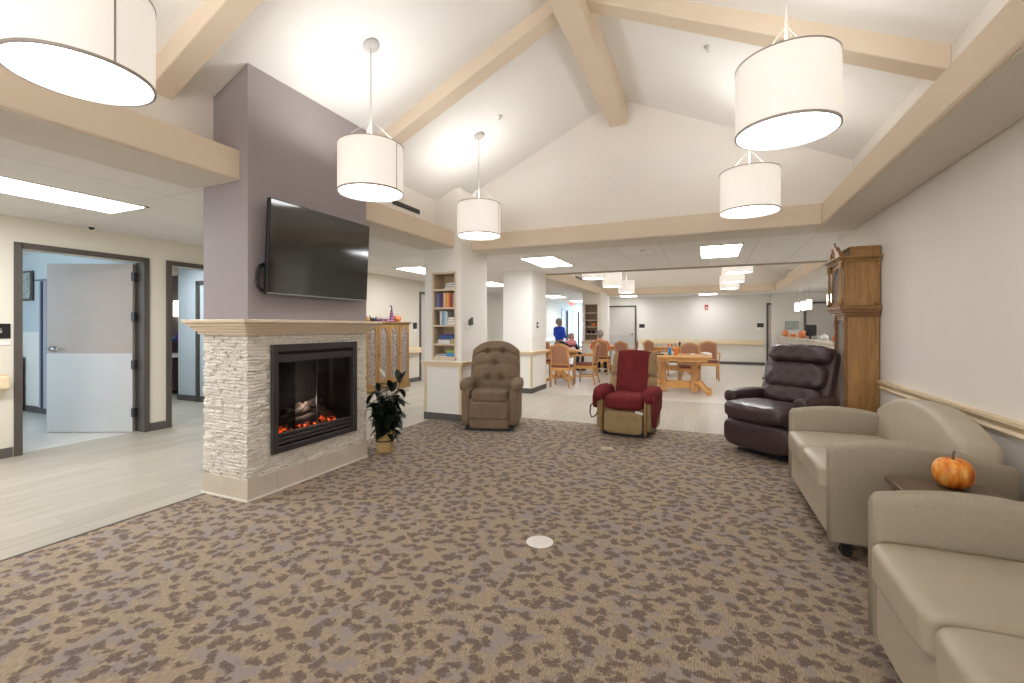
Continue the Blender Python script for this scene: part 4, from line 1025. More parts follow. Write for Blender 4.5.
# ------------------------------------------------------------------ glass-door cabinet (faces +X) and its decorations
def cabinet():
    t = thing('display_cabinet', 'oak cabinet with four leaded glass doors in corridor behind the plant', 'cabinet', (XL + 0.02, 7.67, 0.0), R(90))
    W, D, H = 1.40, 0.38, 1.40
    mb = MB(); mb.box(-W / 2, -W / 2 + 0.02, -D, 0, 0.10, H); mb.box(W / 2 - 0.02, W / 2, -D, 0, 0.10, H); mb.box(-W / 2, W / 2, -0.01, 0, 0.1, H); mb.box(-W / 2, W / 2, -D, 0, 0.1, 0.13)
    for z in (0.5, 0.82, 1.12): mb.box(-W / 2 + 0.02, W / 2 - 0.02, -D + 0.03, -0.01, z, z + 0.015)
    mb.build('body', 'cabinet_wood', t)
    MB().box(-W / 2 - 0.02, W / 2 + 0.02, -D - 0.03, 0, 0, 0.12, 0.008).build('plinth', 'cabinet_wood', t)
    mb = MB(); mb.box(-W / 2 - 0.03, W / 2 + 0.03, -D - 0.045, 0, H, H + 0.03, 0.006); mb.box(-W / 2 - 0.01, W / 2 + 0.01, -D - 0.02, 0, H - 0.03, H, 0.004); mb.build('cornice', 'cabinet_wood', t)
    w_ = (W - 0.02) / 4
    for i in range(4):
        x = -W / 2 + 0.01 + w_ * i; a, b = x + 0.004, x + w_ - 0.004; z0, z1 = 0.135, H - 0.035
        mb = MB(); s = 0.075
        mb.box(a, a + s, -D - 0.02, -D, z0, z1, 0.003, seg=1); mb.box(b - s, b, -D - 0.02, -D, z0, z1, 0.003, seg=1); mb.box(a + s, b - s, -D - 0.02, -D, z0, z0 + 0.13)
        m_ = (a + b) / 2; hw_ = (b - a) / 2 - s
        mb.prism([(m_ - hw_, z1)] + [(m_ - hw_ + 2 * hw_ * k / 10, z1 - 0.13 + 0.07 * math.sin(PI * k / 10)) for k in range(11)] + [(m_ + hw_, z1)], 'Y', -D - 0.02, -D)
        d = mb.build('cabinet_door', 'cabinet_wood', t)
        MB().box(a + s, b - s, -D - 0.013, -D - 0.008, z0 + 0.1, z1 - 0.03).build('glass_pane', 'lead_glass', d)
        kx = b - 0.02 if i % 2 == 0 else a + 0.02
        MB().lathe([(0, 0), (0.006, 0), (0.006, 0.015), (0.013, 0.02), (0, 0.028)], mtx=T(kx, -D - 0.02, 0.75) @ RX(90), seg=12).build('knob', 'black_metal', d)
cabinet()
CT = 1.431
pumpkin('small orange pumpkin on right end of cabinet top', (-6.22, 8.12, CT), 0.09, 0.14, 'orange_paint', 8, 'pumpkins and gourds', detail=False)
pumpkin('tiny yellow gourd on left end of cabinet top', (-6.2, 7.12, CT), 0.065, 0.085, paint((214, 158, 70)), 8, 'pumpkins and gourds', detail=False)
t = thing('witch_hat', 'black and pink striped witch hat with curled tip on cabinet top', 'witch hat', (-6.2, 7.90, CT))
MB().lathe([(0, 0), (0.13, 0.0), (0.13, 0.008), (0.06, 0.012), (0.045, 0.10), (0.03, 0.2), (0.015, 0.27), (0, 0.275)], seg=24).build('cone', 'hat_stripe', t)
MB().tube([(0, 0, 0.26), (0, 0.005, 0.31), (0, -0.015, 0.345), (0, -0.045, 0.34), (0, -0.05, 0.315)], [0.016, 0.013, 0.010, 0.008, 0.006], 8).build('curled_tip', 'black_plastic', t)
random.seed(5)
t = thing('tinsel_garland', 'purple halloween tinsel garland lying along the cabinet top', 'garland', (-6.2, 7.5, CT))
mb = MB(); mb.tube([(0.03 * math.sin(i), -0.28 + i * 0.055, 0.025 + 0.012 * math.sin(i * 2.0)) for i in range(11)], 0.016, 8)
for i in range(140):
    y = random.uniform(-0.29, 0.28); a = random.uniform(0, PI); r = random.uniform(0.03, 0.06)
    mb.tube([(0, y, 0.03), (r * math.cos(a), y + random.uniform(-.02, .02), 0.03 + r * math.sin(a))], [0.004, 0.0015], 4)
g_ = mb.build('tinsel', paint((128, 52, 120)), t)
t = thing('bat_ornament', 'black bat shaped ornament standing left on the cabinet top', 'ornament', (-6.16, 7.27, CT))
mb = MB(); mb.prism([(0, 0.0), (0.03, 0.0), (0.03, 0.05), (0.10, 0.10), (0.07, 0.03), (0.15, 0.0), (0.04, -0.0)], 'X', -0.006, 0.006); mb.prism([(0, 0.0), (-0.03, 0.0), (-0.03, 0.05), (-0.11, 0.12), (-0.07, 0.03), (-0.12, 0.0), (-0.04, 0.0)], 'X', -0.006, 0.006); mb.soft((0, 0, 0.04), (0.03, 0.05, 0.08), 2.5, 5)
mb.build('silhouette', 'black_plastic', t)

# ------------------------------------------------------------------ rubber plant
def plant():
    t = thing('potted_plant', 'leafy dark rubber plant in wicker basket beside the stone fireplace', 'potted plant', (-3.115, 3.86, 0.008))
    MB().lathe([(0, 0.0), (0.078, 0.0), (0.082, 0.02), (0.098, 0.20), (0.104, 0.225), (0.108, 0.24), (0.1, 0.245), (0.094, 0.235), (0.09, 0.20), (0, 0.20)], seg=32).build('basket', 'wicker', t)
    mb = MB()
    for z, r in ((0.13, 0.096),): mb.lathe([(r - 0.006, z - 0.006), (r + 0.003, z - 0.006), (r + 0.003, z + 0.006), (r - 0.006, z + 0.006)], seg=28)
    for s in (-1, 1): mb.tube([(s * 0.095, -0.03, 0.14), (s * 0.125, -0.02, 0.17), (s * 0.125, 0.02, 0.17), (s * 0.095, 0.03, 0.14)], 0.005, 6)
    mb.build('basket_band', 'black_metal', t)
    MB().lathe([(0, 0.213), (0.09, 0.205), (0.09, 0.19), (0, 0.19)], seg=20).build('soil', paint((52, 40, 32), 0.95), t)
    random.seed(11)
    stems = []
    st = MB()
    for k in range(13):
        a = k * 2.4; lean = random.uniform(0.03, 0.15); top = random.uniform(0.46, 0.75)
        pts = [(0.02 * math.cos(a), 0.02 * math.sin(a), 0.2)]
        for i in range(1, 6): u = i / 5; pts.append((math.cos(a) * (0.02 + lean * u ** 1.3), math.sin(a) * (0.02 + lean * u ** 1.3), 0.2 + (top - 0.2) * u))
        stems.append(pts); st.tube(pts, [0.008, 0.007, 0.007, 0.006, 0.005, 0.003], 6)
    st.build('stem', paint((66, 60, 46), 0.7), t)
    lf = MB()
    for pts in stems:
        for j in range(15):
            u = 0.10 + 0.90 * j / 14; f = u * 5; i = min(4, int(f)); P = Vector(pts[i]).lerp(Vector(pts[i + 1]), f - i)
            az = random.uniform(0, 2 * PI); up = random.uniform(-35, 35) + (40 if j > 12 else 0); L = random.uniform(0.11, 0.19); Wd = L * random.uniform(0.22, 0.30)
            for _ in range(4):
                tx, ty = P.x + (L + 0.05) * math.cos(az) - 3.115, P.y + (L + 0.05) * math.sin(az) + 3.86
                if tx < -3.12 and ty < 3.69: az += 1.4
            b = bmesh.new(); n = 7; rows = []
            for q in range(n + 1):
                v = q / n; ww = Wd * math.sin(PI * min(1, v * 0.93 + 0.05)) ** 0.75; z = -0.35 * L * v * v
                rows.append([b.verts.new((L * v + 0.02, -ww, z + 0.22 * ww)), b.verts.new((L * v + 0.02, 0, z)), b.verts.new((L * v + 0.02, ww, z + 0.22 * ww))])
            for q in range(n):
                for c in range(2): b.faces.new((rows[q][c], rows[q][c + 1], rows[q + 1][c + 1], rows[q + 1][c]))
            bmesh.ops.solidify(b, geom=b.faces[:], thickness=0.0012)
            lf._merge(b, T(*P) @ Matrix.Rotation(az, 4, 'Z') @ RY(-up), True)
    lf.build('leaves', 'leaf', t)
    lf = MB()
    for az, up, L in ((0.4, 50, 0.15), (2.8, 42, 0.13)):
        b = bmesh.new(); n = 6; rows = []
        for q in range(n + 1):
            v = q / n; ww = 0.022 * math.sin(PI * min(1, v * 0.93 + 0.05)); rows.append([b.verts.new((L * v, -ww, 0)), b.verts.new((L * v, ww, 0))])
        for q in range(n): b.faces.new((rows[q][0], rows[q][1], rows[q + 1][1], rows[q + 1][0]))
        bmesh.ops.solidify(b, geom=b.faces[:], thickness=0.0015)
        lf._merge(b, T(0.0, 0.0, 0.79) @ Matrix.Rotation(az, 4, 'Z') @ RY(-up), True)
    o = lf.build('bract', 'white_plastic', t); o['label'] = 'two pale upright leaves at the top'
plant()

# ------------------------------------------------------------------ books in the near column
ordn = ['first', 'second', 'third', 'fourth', 'fifth', 'sixth', 'seventh', 'eighth', 'ninth', 'tenth']
def book(x, y, z, w_, h_, d_, c, label, group):
    t = thing('book', label, 'book', (x, y, z), 0, group)
    MB().box(0, w_, 0, d_, 0, h_, 0.002, seg=1).build('cover', paint(c), t)
    MB().box(0.003, w_ - 0.003, 0.002, d_ + 0.002, 0.004, h_ + 0.001).build('pages', 'caulk', t)
cols2 = [((98, 104, 128), 'grey blue'), ((120, 128, 156), 'pale blue'), ((106, 72, 120), 'purple'), ((70, 54, 96), 'dark violet'), ((132, 84, 130), 'plum'), ((232, 214, 180), 'cream'), ((226, 150, 72), 'orange'), ((238, 178, 96), 'yellow orange'), ((222, 108, 66), 'red orange'), ((122, 56, 50), 'dark red'), ((168, 110, 100), 'rose'), ((214, 188, 170), 'beige')]
x = N1[0] + 0.012; W_ = (N1[1] - N1[0] - 0.02) / 12
hs = [0.19, 0.20, 0.205, 0.2, 0.205, 0.21, 0.205, 0.215, 0.2, 0.19, 0.185, 0.195]
for i, (c, n) in enumerate(cols2):
    book(x, 5.555, 1.598, W_ - 0.002, hs[i], 0.15, c, n + ' book upright on the second shelf of near column bookcase', 'books in the near column'); x += W_
x = N1[0] + 0.06
for c, n, w_, h_ in (((84, 74, 66), 'brown', 0.028, 0.19), ((228, 220, 204), 'white', 0.03, 0.2), ((116, 158, 190), 'sky blue', 0.036, 0.205), ((176, 198, 210), 'pale grey blue', 0.034, 0.2), ((206, 218, 222), 'silver white', 0.026, 0.19)):
    book(x, 5.555, 1.348, w_ - 0.002, h_, 0.15, c, n + ' book upright on the third shelf of near column bookcase', 'books in the near column'); x += w_
def flatbook(x0, x1, z, h_, c, label, d=0.18, y=5.55):
    t = thing('book', label, 'book', (x0, y, z), 0, 'books in the near column')
    MB().box(0, x1 - x0, 0, d, 0, h_, 0.003, seg=1).build('cover', paint(c), t); MB().box(0.004, x1 - x0 - 0.004, -0.001, d - 0.004, 0.004, h_ - 0.004).build('pages', 'caulk', t)
flatbook(-3.385, -3.265, 1.348, 0.045, (92, 72, 64), 'brown book lying flat on third shelf of near column, lowest of stack')
flatbook(-3.38, -3.265, 1.3935, 0.03, (222, 212, 196), 'cream book lying flat in middle of third shelf stack, near column')
flatbook(-3.375, -3.27, 1.424, 0.035, (70, 56, 60), 'dark book lying on top of third shelf stack, near column')
flatbook(-3.43, -3.265, 1.857, 0.03, (60, 44, 48), 'dark book at the bottom of top shelf stack')
flatbook(-3.42, -3.268, 1.8875, 0.028, (96, 66, 96), 'plum book in the middle of top shelf stack')
flatbook(-3.41, -3.275, 1.916, 0.03, (44, 40, 46), 'black book crowning the top shelf stack')
def gbox(x0, x1, z, h_, c, label, d=0.19, y=5.55):
    o = MB().box(x0, x1, y, y + d, z, z + h_, 0.003, seg=1).build('game_box', paint(c)); tag(o, label, 'box', 'boxes in the near column')
gbox(-3.54, -3.35, 1.084, 0.055, (214, 214, 216), 'white box at left on the fourth shelf of near column')
gbox(-3.345, -3.265, 1.084, 0.07, (176, 162, 120), 'olive box at right on the fourth shelf of near column')
gbox(-3.52, -3.29, 1.155, 0.035, (54, 98, 156), 'blue game box on fourth shelf, just above the white box')
gbox(-3.50, -3.30, 1.191, 0.03, (78, 58, 120), 'violet game box topping the fourth shelf stack')
gbox(-3.40, -3.265, 0.903, 0.05, (66, 146, 196), 'bright blue box at bottom right of lowest shelf')
gbox(-3.40, -3.27, 0.954, 0.04, (150, 168, 92), 'green box stacked on the blue box on lowest shelf')
for i, (zz, c, lb) in enumerate(((0.903, (228, 226, 222), 'white magazine lowest on the bottom shelf of near column'), (0.913, (70, 72, 78), 'dark magazine in middle of bottom shelf pile'), (0.923, (206, 210, 214), 'pale grey magazine topping the bottom shelf pile'))):
    o = MB().box(-0.085, 0.085, 0, 0.2, 0, 0.009).build('magazine', paint(c), None, (-3.497, 5.552, zz), R(0)); tag(o, lb, 'magazine', 'magazines in the near column')
# far bookcase contents
t = thing('pumpkin_basket', 'round orange basket on the third shelf of the far column bookcase', 'basket', (-3.50, 15.12, 1.33)); MB().lathe([(0, 0), (0.07, 0), (0.09, 0.06), (0.08, 0.13), (0.07, 0.13), (0.07, 0.02), (0, 0.02)], seg=20).build('body', 'orange_paint', t)
MB().tube([(-0.075, 0, 0.12), (-0.05, 0, 0.18), (0.05, 0, 0.18), (0.075, 0, 0.12)], 0.006, 6).build('handle', 'walnut', t)
for xx, lb in ((-3.68, 'left dark round pot on the fourth shelf of far column bookcase'), (-3.54, 'right dark round pot on the fourth shelf of far column bookcase')):
    o = MB().lathe([(0, 0), (0.035, 0), (0.055, 0.04), (0.05, 0.08), (0.03, 0.1), (0, 0.1)], (xx, 15.12, 1.10), 18).build('pot', 'black_plastic'); tag(o, lb, 'pot', 'pots in the far column')

# ------------------------------------------------------------------ dining furniture
def dining_chair(label, x, y, rz, arms=True):
    t = thing('dining_chair', label, 'chair', (x, y, 0.003), rz, 'oak dining chairs')
    MB().soft((0, 0, 0.455), (0.46, 0.45, 0.07), 5, 8).build('seat', 'chair_seat', t)
    mb = MB(); mb.box(-0.22, 0.22, -0.215, -0.195, 0.36, 0.43); mb.box(-0.22, 0.22, 0.195, 0.215, 0.36, 0.43); mb.box(-0.22, -0.2, -0.2, 0.2, 0.36, 0.43); mb.box(0.2, 0.22, -0.2, 0.2, 0.36, 0.43); mb.build('seat_rail', 'oak', t)
    bk = T(0, 0.21, 0.42) @ RX(-9)
    n = 12; out = [(-0.21, 0)] + [(-0.21 + 0.42 * i / n, 0.485 + 0.065 * math.sin(PI * i / n) ** 1.3) for i in range(n + 1)] + [(0.21, 0)]
    inn = [(-0.175, 0.10)] + [(-0.175 + 0.35 * i / n, 0.45 + 0.06 * math.sin(PI * i / n) ** 1.3) for i in range(n + 1)] + [(0.175, 0.10)]
    mb = MB(); mb.prism(out[:1] + out[1:2] + [inn[1], inn[0]], 'Y', -0.015, 0.015, mtx=bk); mb.prism([out[-1], out[-2], inn[-2], inn[-1]], 'Y', -0.015, 0.015, mtx=bk)
    for i in range(n): mb.prism([out[1 + i], out[2 + i], inn[2 + i], inn[1 + i]], 'Y', -0.015, 0.015, mtx=bk)
    mb.box(-0.19, 0.19, -0.014, 0.014, 0.07, 0.11, 0, bk)
    mb.build('back_frame', 'oak_v', t)
    MB().prism(inn, 'Y', -0.02, 0.02, 0.012, bk, seg=2).build('back_panel', 'chair_fabric', t)
    for s in (-1, 1):
        MB().tube([(s * 0.205, -0.2, 0.43), (s * 0.21, -0.205, 0.0)], [0.024, 0.017], 8).build('leg', 'oak_v', t)
        MB().tube([(s * 0.2, 0.2, 0.44), (s * 0.2, 0.23, 0.2), (s * 0.205, 0.27, 0.0)], [0.023, 0.021, 0.017], 8).build('leg', 'oak_v', t)
        MB().box(s * 0.205 - 0.01, s * 0.205 + 0.01, -0.2, 0.23, 0.17, 0.20).build('stretcher', 'oak', t)
        if arms:
            MB().tube([(s * 0.21, 0.24, 0.66), (s * 0.235, 0.05, 0.67), (s * 0.24, -0.16, 0.66), (s * 0.235, -0.19, 0.62), (s * 0.21, -0.19, 0.44)], [0.015, 0.02, 0.022, 0.018, 0.015], 8).build('armrest', 'oak_v', t)
    return t
proto = dining_chair('oak dining chair with its back to us, nearest at the left round table', -2.97, 9.72, R(180 + 4))
def ch_(label, x, y, deg): return dup(proto, (x, y, 0.003), R(deg), label)
ch_('oak armchair in profile at the right side of the left round table', -2.62, 10.45, -92 + 180 - 180 + 180 - 180 + 0)
ch_('oak chair across the left round table, facing us near the column', -3.95, 11.2, 25)
ch_('oak dining chair holding the seated man in the salmon shirt', -2.74, 12.75, 182)
ch_('oak armchair in profile right of the seated man', -2.12, 13.2, -88)
ch_('oak chair with rounded back just above the maroon covered recliner', -1.88, 11.9, 150)
ch_('oak chair pushed in behind the trestle table, behind the orange bottle', -0.37, 10.62, 0)
ch_('oak chair beyond right end of trestle table, behind the paper napkins', 0.02, 12.35, 4)
ch_('oak chair in the corridor peeking over the tan recliner', -4.35, 9.0, 100)
ch_('oak chair at the second trestle table, seen left of the blue bottle', -1.25, 12.7, 60)

def trestle_table(label, x, y):
    t = thing('trestle_table', label, 'table', (x, y, 0.003), 0, 'oak trestle tables')
    MB().box(-0.62, 0.62, -0.48, 0.48, 0.725, 0.757, 0.008).build('table_top', 'oak', t)
    mb = MB(); mb.box(-0.54, 0.54, -0.42, -0.40, 0.65, 0.725); mb.box(-0.54, 0.54, 0.40, 0.42, 0.65, 0.725); mb.box(-0.54, -0.52, -0.4, 0.4, 0.65, 0.725); mb.box(0.52, 0.54, -0.4, 0.4, 0.65, 0.725); mb.build('apron', 'oak', t)
    for s in (-1, 1):
        px = s * 0.30
        mb = MB(); mb.box(px - 0.065, px + 0.065, -0.065, 0.065, 0.30, 0.66, 0.012); mb.box(px - 0.075, px + 0.075, -0.075, 0.075, 0.02, 0.30, 0.012); mb.box(px - 0.08, px + 0.08, -0.3, 0.3, 0.62, 0.66)
        po_ = mb.build('post', 'oak_v', t)
        for q in (-1, 1):
            mb = MB(); pts = [(px + s * 0.04, q * 0.05, 0.22), (px + s * 0.12, q * 0.14, 0.19), (px + s * 0.19, q * 0.21, 0.10), (px + s * 0.25, q * 0.26, 0.05), (px + s * 0.29, q * 0.30, 0.045)]
            mb.tube(pts, [0.06, 0.05, 0.042, 0.042, 0.045], 10); mb.build('foot', 'oak', po_)
    MB().box(-0.24, 0.24, -0.025, 0.025, 0.09, 0.24, 0.008).build('stretcher', 'oak', t)
    return t
tt = trestle_table('oak trestle table behind maroon covered recliner, with bottles on it', -0.545, 9.76)
t2 = trestle_table('second oak trestle table standing farther back near the far wall', -1.0, 13.6)
def round_table(label, x, y):
    t = thing('round_table', label, 'table', (x, y, 0.003), 0, 'round oak tables')
    MB().lathe([(0, 0.725), (0.52, 0.725), (0.54, 0.735), (0.54, 0.75), (0.53, 0.757), (0, 0.757)], seg=40).build('table_top', 'oak', t)
    MB().lathe([(0, 0.64), (0.42, 0.64), (0.42, 0.725), (0, 0.725)], seg=32).build('apron', 'oak', t)
    MB().lathe([(0, 0.08), (0.12, 0.08), (0.13, 0.2), (0.07, 0.28), (0.06, 0.5), (0.1, 0.62), (0, 0.64)], seg=20).build('pedestal', 'oak_v', t)
    for k in range(4):
        a = PI / 4 + k * PI / 2; c, s = math.cos(a), math.sin(a)
        MB().tube([(c * 0.08, s * 0.08, 0.18), (c * 0.2, s * 0.2, 0.14), (c * 0.33, s * 0.33, 0.06), (c * 0.40, s * 0.40, 0.045)], [0.05, 0.042, 0.04, 0.042], 10).build('foot', 'oak', t)
    return t
round_table('round oak pedestal table beside the middle column', -3.3, 10.62)
round_table('round oak table in front of the seated man', -2.85, 13.75)
# things on the tables
ZT1 = 0.7605
def bottle(label, x, y, z, c, h_=0.16, r=0.032, cap=True, name='bottle', capc='white_plastic'):
    t = thing(name, label, 'bottle', (x, y, z), 0, 'bottles on the tables')
    MB().lathe([(0, 0), (r, 0), (r, h_ * 0.78), (r * 0.9, h_ * 0.86), (r * 0.4, h_ * 0.93), (r * 0.4, h_), (0, h_)], seg=18).build('body', paint(c, 0.4), t)
    if cap:
        MB().lathe([(0, h_), (r * 0.5, h_), (r * 0.5, h_ + 0.025), (r * 0.2, h_ + 0.03), (r * 0.2, h_ + 0.055), (0, h_ + 0.055)], seg=14).build('cap', capc, t)
bottle('bright blue bottle with white pump on the near trestle table', -0.70, 9.62, ZT1, (44, 140, 200))
bottle('orange bottle on near trestle table, right of the blue one', -0.585, 9.66, ZT1, (232, 128, 44), 0.155, 0.033, True, 'bottle', 'orange_paint')
t = thing('closed_laptop', 'thin black closed laptop at left end of near trestle table', 'laptop', (-0.97, 9.62, ZT1)); MB().box(-0.15, 0.15, -0.1, 0.1, 0, 0.012, 0.004).build('base', 'black_plastic', t); MB().box(-0.15, 0.15, -0.1, 0.1, 0.012, 0.02, 0.003).build('lid', 'charcoal_metal', t)
for (xx, yy, s, lb) in ((-0.02, 9.75, 1.0, 'crumpled white paper napkins at right end of near trestle table'), (-0.30, 9.62, 0.5, 'small white napkin in middle of near trestle table')):
    t = thing('paper_napkin', lb, 'napkin', (xx, yy, ZT1), 0, 'napkins'); mb = MB(); random.seed(int(s * 10))
    for k in range(4): mb.soft((random.uniform(-.07, .07) * s, 0, 0.015 + 0.012 * k * s), (0.16 * s, 0.12 * s, 0.022 * s), 3, 5, None, lambda q: (q.x, q.y, q.z + 0.4 * math.sin(q.x * 5 + q.y * 4)))
    mb.build('paper', 'white_plastic', t)
pumpkin('tiny orange pumpkin on the second, farther trestle table', (-0.98, 13.5, ZT1), 0.07, 0.09, 'orange_paint', 8, 'pumpkins and gourds', detail=False)
bottle('dark thin candle holder bottle on the farther trestle table', -0.72, 13.45, ZT1, (60, 44, 40), 0.16, 0.025, False)
t = thing('tissue_box', 'small teal box on the table in front of seated man', 'box', (-3.15, 13.55, ZT1)); MB().box(-0.07, 0.07, -0.06, 0.06, 0, 0.12, 0.004).build('carton', paint((70, 170, 180)), t); MB().soft((0, 0, 0.14), (0.07, 0.03, 0.06), 2.5, 5).build('tissue', 'white_plastic', t)
o = MB().soft((-3.05, 10.75, ZT1 + 0.025), (0.2, 0.16, 0.05), 3, 6, None, lambda q: (q.x, q.y, q.z + 0.3 * math.sin(q.x * 6))).build('folded_cloth', 'white_plastic'); tag(o, 'folded white cloth on the left round table', 'cloth')

# ------------------------------------------------------------------ serving bar on the right
t = thing('serving_bar', 'speckled granite serving bar at the kitchen on the right', 'bar counter', (2.2, 13.9, 0.003))
MB().box(0, 0.12, -3.6, 3.5, 0, 0.98).build('knee_wall', 'paint_white', t)
MB().box(-0.02, 0.0, -3.6, 3.5, 0.70, 0.98).build('granite_splash', 'granite', t)
MB().box(-0.06, 0.34, -3.65, 3.55, 0.98, 1.015, 0.008).build('countertop', 'granite', t)
MB().box(-0.012, 0.0, -3.6, 3.5, 0, 0.1).build('toe_kick', 'base_vinyl', t)
ZK = 1.019
pumpkin('small orange pumpkin on serving bar right beside clock', (2.37, 11.0, ZK), 0.075, 0.13, 'orange_paint', 8, 'pumpkins and gourds', detail=False)
pumpkin('orange pumpkin on the serving bar left of the black monitor', (2.35, 14.35, ZK), 0.11, 0.2, 'orange_paint', 8, 'pumpkins and gourds', detail=False)
pumpkin('small orange pumpkin at the far left end of serving bar', (2.3, 17.0, ZK), 0.09, 0.2, 'orange_paint', 8, 'pumpkins and gourds', detail=False)
t = thing('gourd_tray', 'low orange tray of gourds on the serving bar between two pumpkins', 'tray', (2.3, 15.6, ZK)); MB().box(-0.12, 0.12, -0.35, 0.35, 0, 0.03, 0.008).build('tray_base', 'oak', t)
for k in range(4): MB().soft((0, -0.24 + k * 0.16, 0.065), (0.12, 0.13, 0.08), 2.3, 5).build('gourd', 'orange_paint', t)
t = thing('monitor', 'black back of a monitor on the serving bar', 'monitor', (2.35, 13.3, ZK), R(40)); MB().box(-0.17, 0.17, -0.02, 0.02, 0.08, 0.36, 0.02).build('screen_back', 'black_plastic', t)
mb = MB(); mb.tube([(0, 0.02, 0.16), (0, 0.03, 0.01)], 0.02, 8); mb.box(-0.1, 0.1, -0.07, 0.07, 0, 0.012, 0.004); mb.build('stand', 'black_plastic', t)
t = thing('teapot', 'small white teapot on serving bar between monitor and pumpkin', 'teapot', (2.35, 11.9, ZK)); MB().lathe([(0, 0), (0.06, 0), (0.085, 0.05), (0.07, 0.11), (0.02, 0.13), (0.02, 0.15), (0, 0.155)], seg=20).build('pot_body', 'white_plastic', t)
mb = MB(); mb.tube([(-0.07, 0, 0.04), (-0.11, 0, 0.07), (-0.13, 0, 0.11)], [0.02, 0.014, 0.01], 8); mb.build('spout', 'white_plastic', t)
t = thing('picture_frame', 'small silver framed picture on kitchen wall behind the bar', 'picture', (2.55, YF - 0.301, 1.38)); MB().box(-0.2, 0.2, -0.02, 0, -0.14, 0.14, 0.004, seg=1).build('frame', 'grey_metal', t); MB().box(-0.17, 0.17, -0.023, -0.02, -0.11, 0.11).build('print', 'art_print', t)
t = thing('rollator_walker', 'black rollator walker parked behind brown leather recliner', 'walker', (1.02, 8.3, 0.003), R(20)); t.scale = (0.88, 0.88, 0.88)
for s in (-1, 1):
    MB().tube([(s * 0.24, 0.22, 0.08), (s * 0.24, 0.0, 0.55), (s * 0.24, -0.10, 0.88), (s * 0.24, -0.2, 0.92)], 0.013, 8).build('side_rail', 'grey_metal', t)
    MB().tube([(s * 0.24, -0.2, 0.92), (s * 0.24, -0.32, 0.90)], 0.02, 8).build('handgrip', 'black_plastic', t)
    MB().tube([(s * 0.24, -0.25, 0.08), (s * 0.24, 0.0, 0.55)], 0.012, 8).build('rear_leg', 'grey_metal', t)
    for yy in (-0.25, 0.22): MB().tube([(s * 0.24 - 0.018, yy, 0.09), (s * 0.24 + 0.018, yy, 0.09)], 0.09, 20).build('wheel', 'black_plastic', t)
MB().box(-0.22, 0.22, -0.14, 0.14, 0.54, 0.57, 0.01).build('seat', 'black_plastic', t)

# ------------------------------------------------------------------ rooms behind the corridor doors
t = thing('curtain', 'grey striped curtain hanging in the blue-lit bedroom', 'curtain', (-8.95, 3.45, 0))
pts = []
for i in range(41): pts.append((-0.20 + 0.40 * i / 40, 0.035 * math.sin(i * 1.05)))
MB().prism(pts + [(x_, y_ + 0.006) for x_, y_ in pts[::-1]], 'Z', 0.12, 2.0).build('cloth', 'curtain_stripe', t)
MB().tube([(-0.35, 0, 2.02), (0.9, 0, 2.02)], 0.012, 8).build('rail', 'grey_metal', t)
t = thing('picture_frame', 'framed patterned picture on the blue bedroom wall behind the open door', 'picture', (-9.75, 3.534, 1.95)); MB().box(-0.17, 0.17, -0.03, 0, -0.22, 0.24, 0.004, seg=1).build('frame', 'frame_dark', t); MB().box(-0.14, 0.14, -0.034, -0.03, -0.19, 0.21).build('print', 'art_print', t)
t = thing('dresser', 'dark wood dresser edge inside the bedroom by door jamb', 'dresser', (-10.05, 3.25, 0.003)); MB().box(-0.45, 0.25, -0.25, 0.25, 0, 0.86, 0.01).build('body', 'desk_dark', t)
for z in (0.1, 0.36, 0.61):
    d = MB().box(-0.42, 0.22, -0.27, -0.25, z, z + 0.22, 0.004, seg=1).build('drawer', 'desk_dark', t); MB().box(-0.15, -0.05, -0.285, -0.27, z + 0.1, z + 0.115).build('handle', 'chrome', d)
t = thing('desk', 'dark office desk seen through the second doorway', 'desk', (-10.25, 5.85, 0.003)); MB().box(-0.8, 0.75, -0.35, 0.35, 0.72, 0.76, 0.006).build('desk_top', 'caulk', t)
p_ = MB().box(0.22, 0.70, -0.32, 0.32, 0.1, 0.72).build('pedestal', 'desk_dark', t); MB().box(0.24, 0.68, -0.335, -0.32, 0.5, 0.7, 0.003, seg=1).build('drawer', 'desk_dark', p_)
MB().box(-0.78, -0.74, -0.32, 0.32, 0, 0.72).build('side_panel', 'desk_dark', t)
o = MB().box(-10.9, -9.5, 6.05, 6.3, 0.90, 0.99).build('wall_shelf', 'desk_dark'); tag(o, 'dark wall shelf above the office desk', 'shelf')
for (xx, c, lb, hh) in ((-10.48, (120, 70, 150), 'purple jar on the office shelf', 0.2), (-10.30, (120, 200, 190), 'mint green tin on the office shelf', 0.18), (-10.64, (60, 120, 150), 'dark teal cup on the office shelf', 0.12)):
    bottle(lb, xx, 6.17, 0.991, c, hh, 0.07, False, 'jar')
t = thing('wall_sconce', 'square glowing sconce lamp seen through second doorway', 'wall lamp', (-10.62, 6.299, 1.72)); MB().box(-0.11, 0.11, -0.1, 0, -0.17, 0.17, 0.01).build('shade', 'glow_sconce', t); MB().box(-0.05, 0.05, -0.02, 0, -0.2, 0.2).build('back_plate', 'grey_metal', t)
# area light under the office ceiling, no fixture modelled
l_ = area('office_lamp', (-8.0, 4.4, 2.4), (0, 0, 0), (0.6, 0.6), 14, (0.86, 0.92, 1.0))

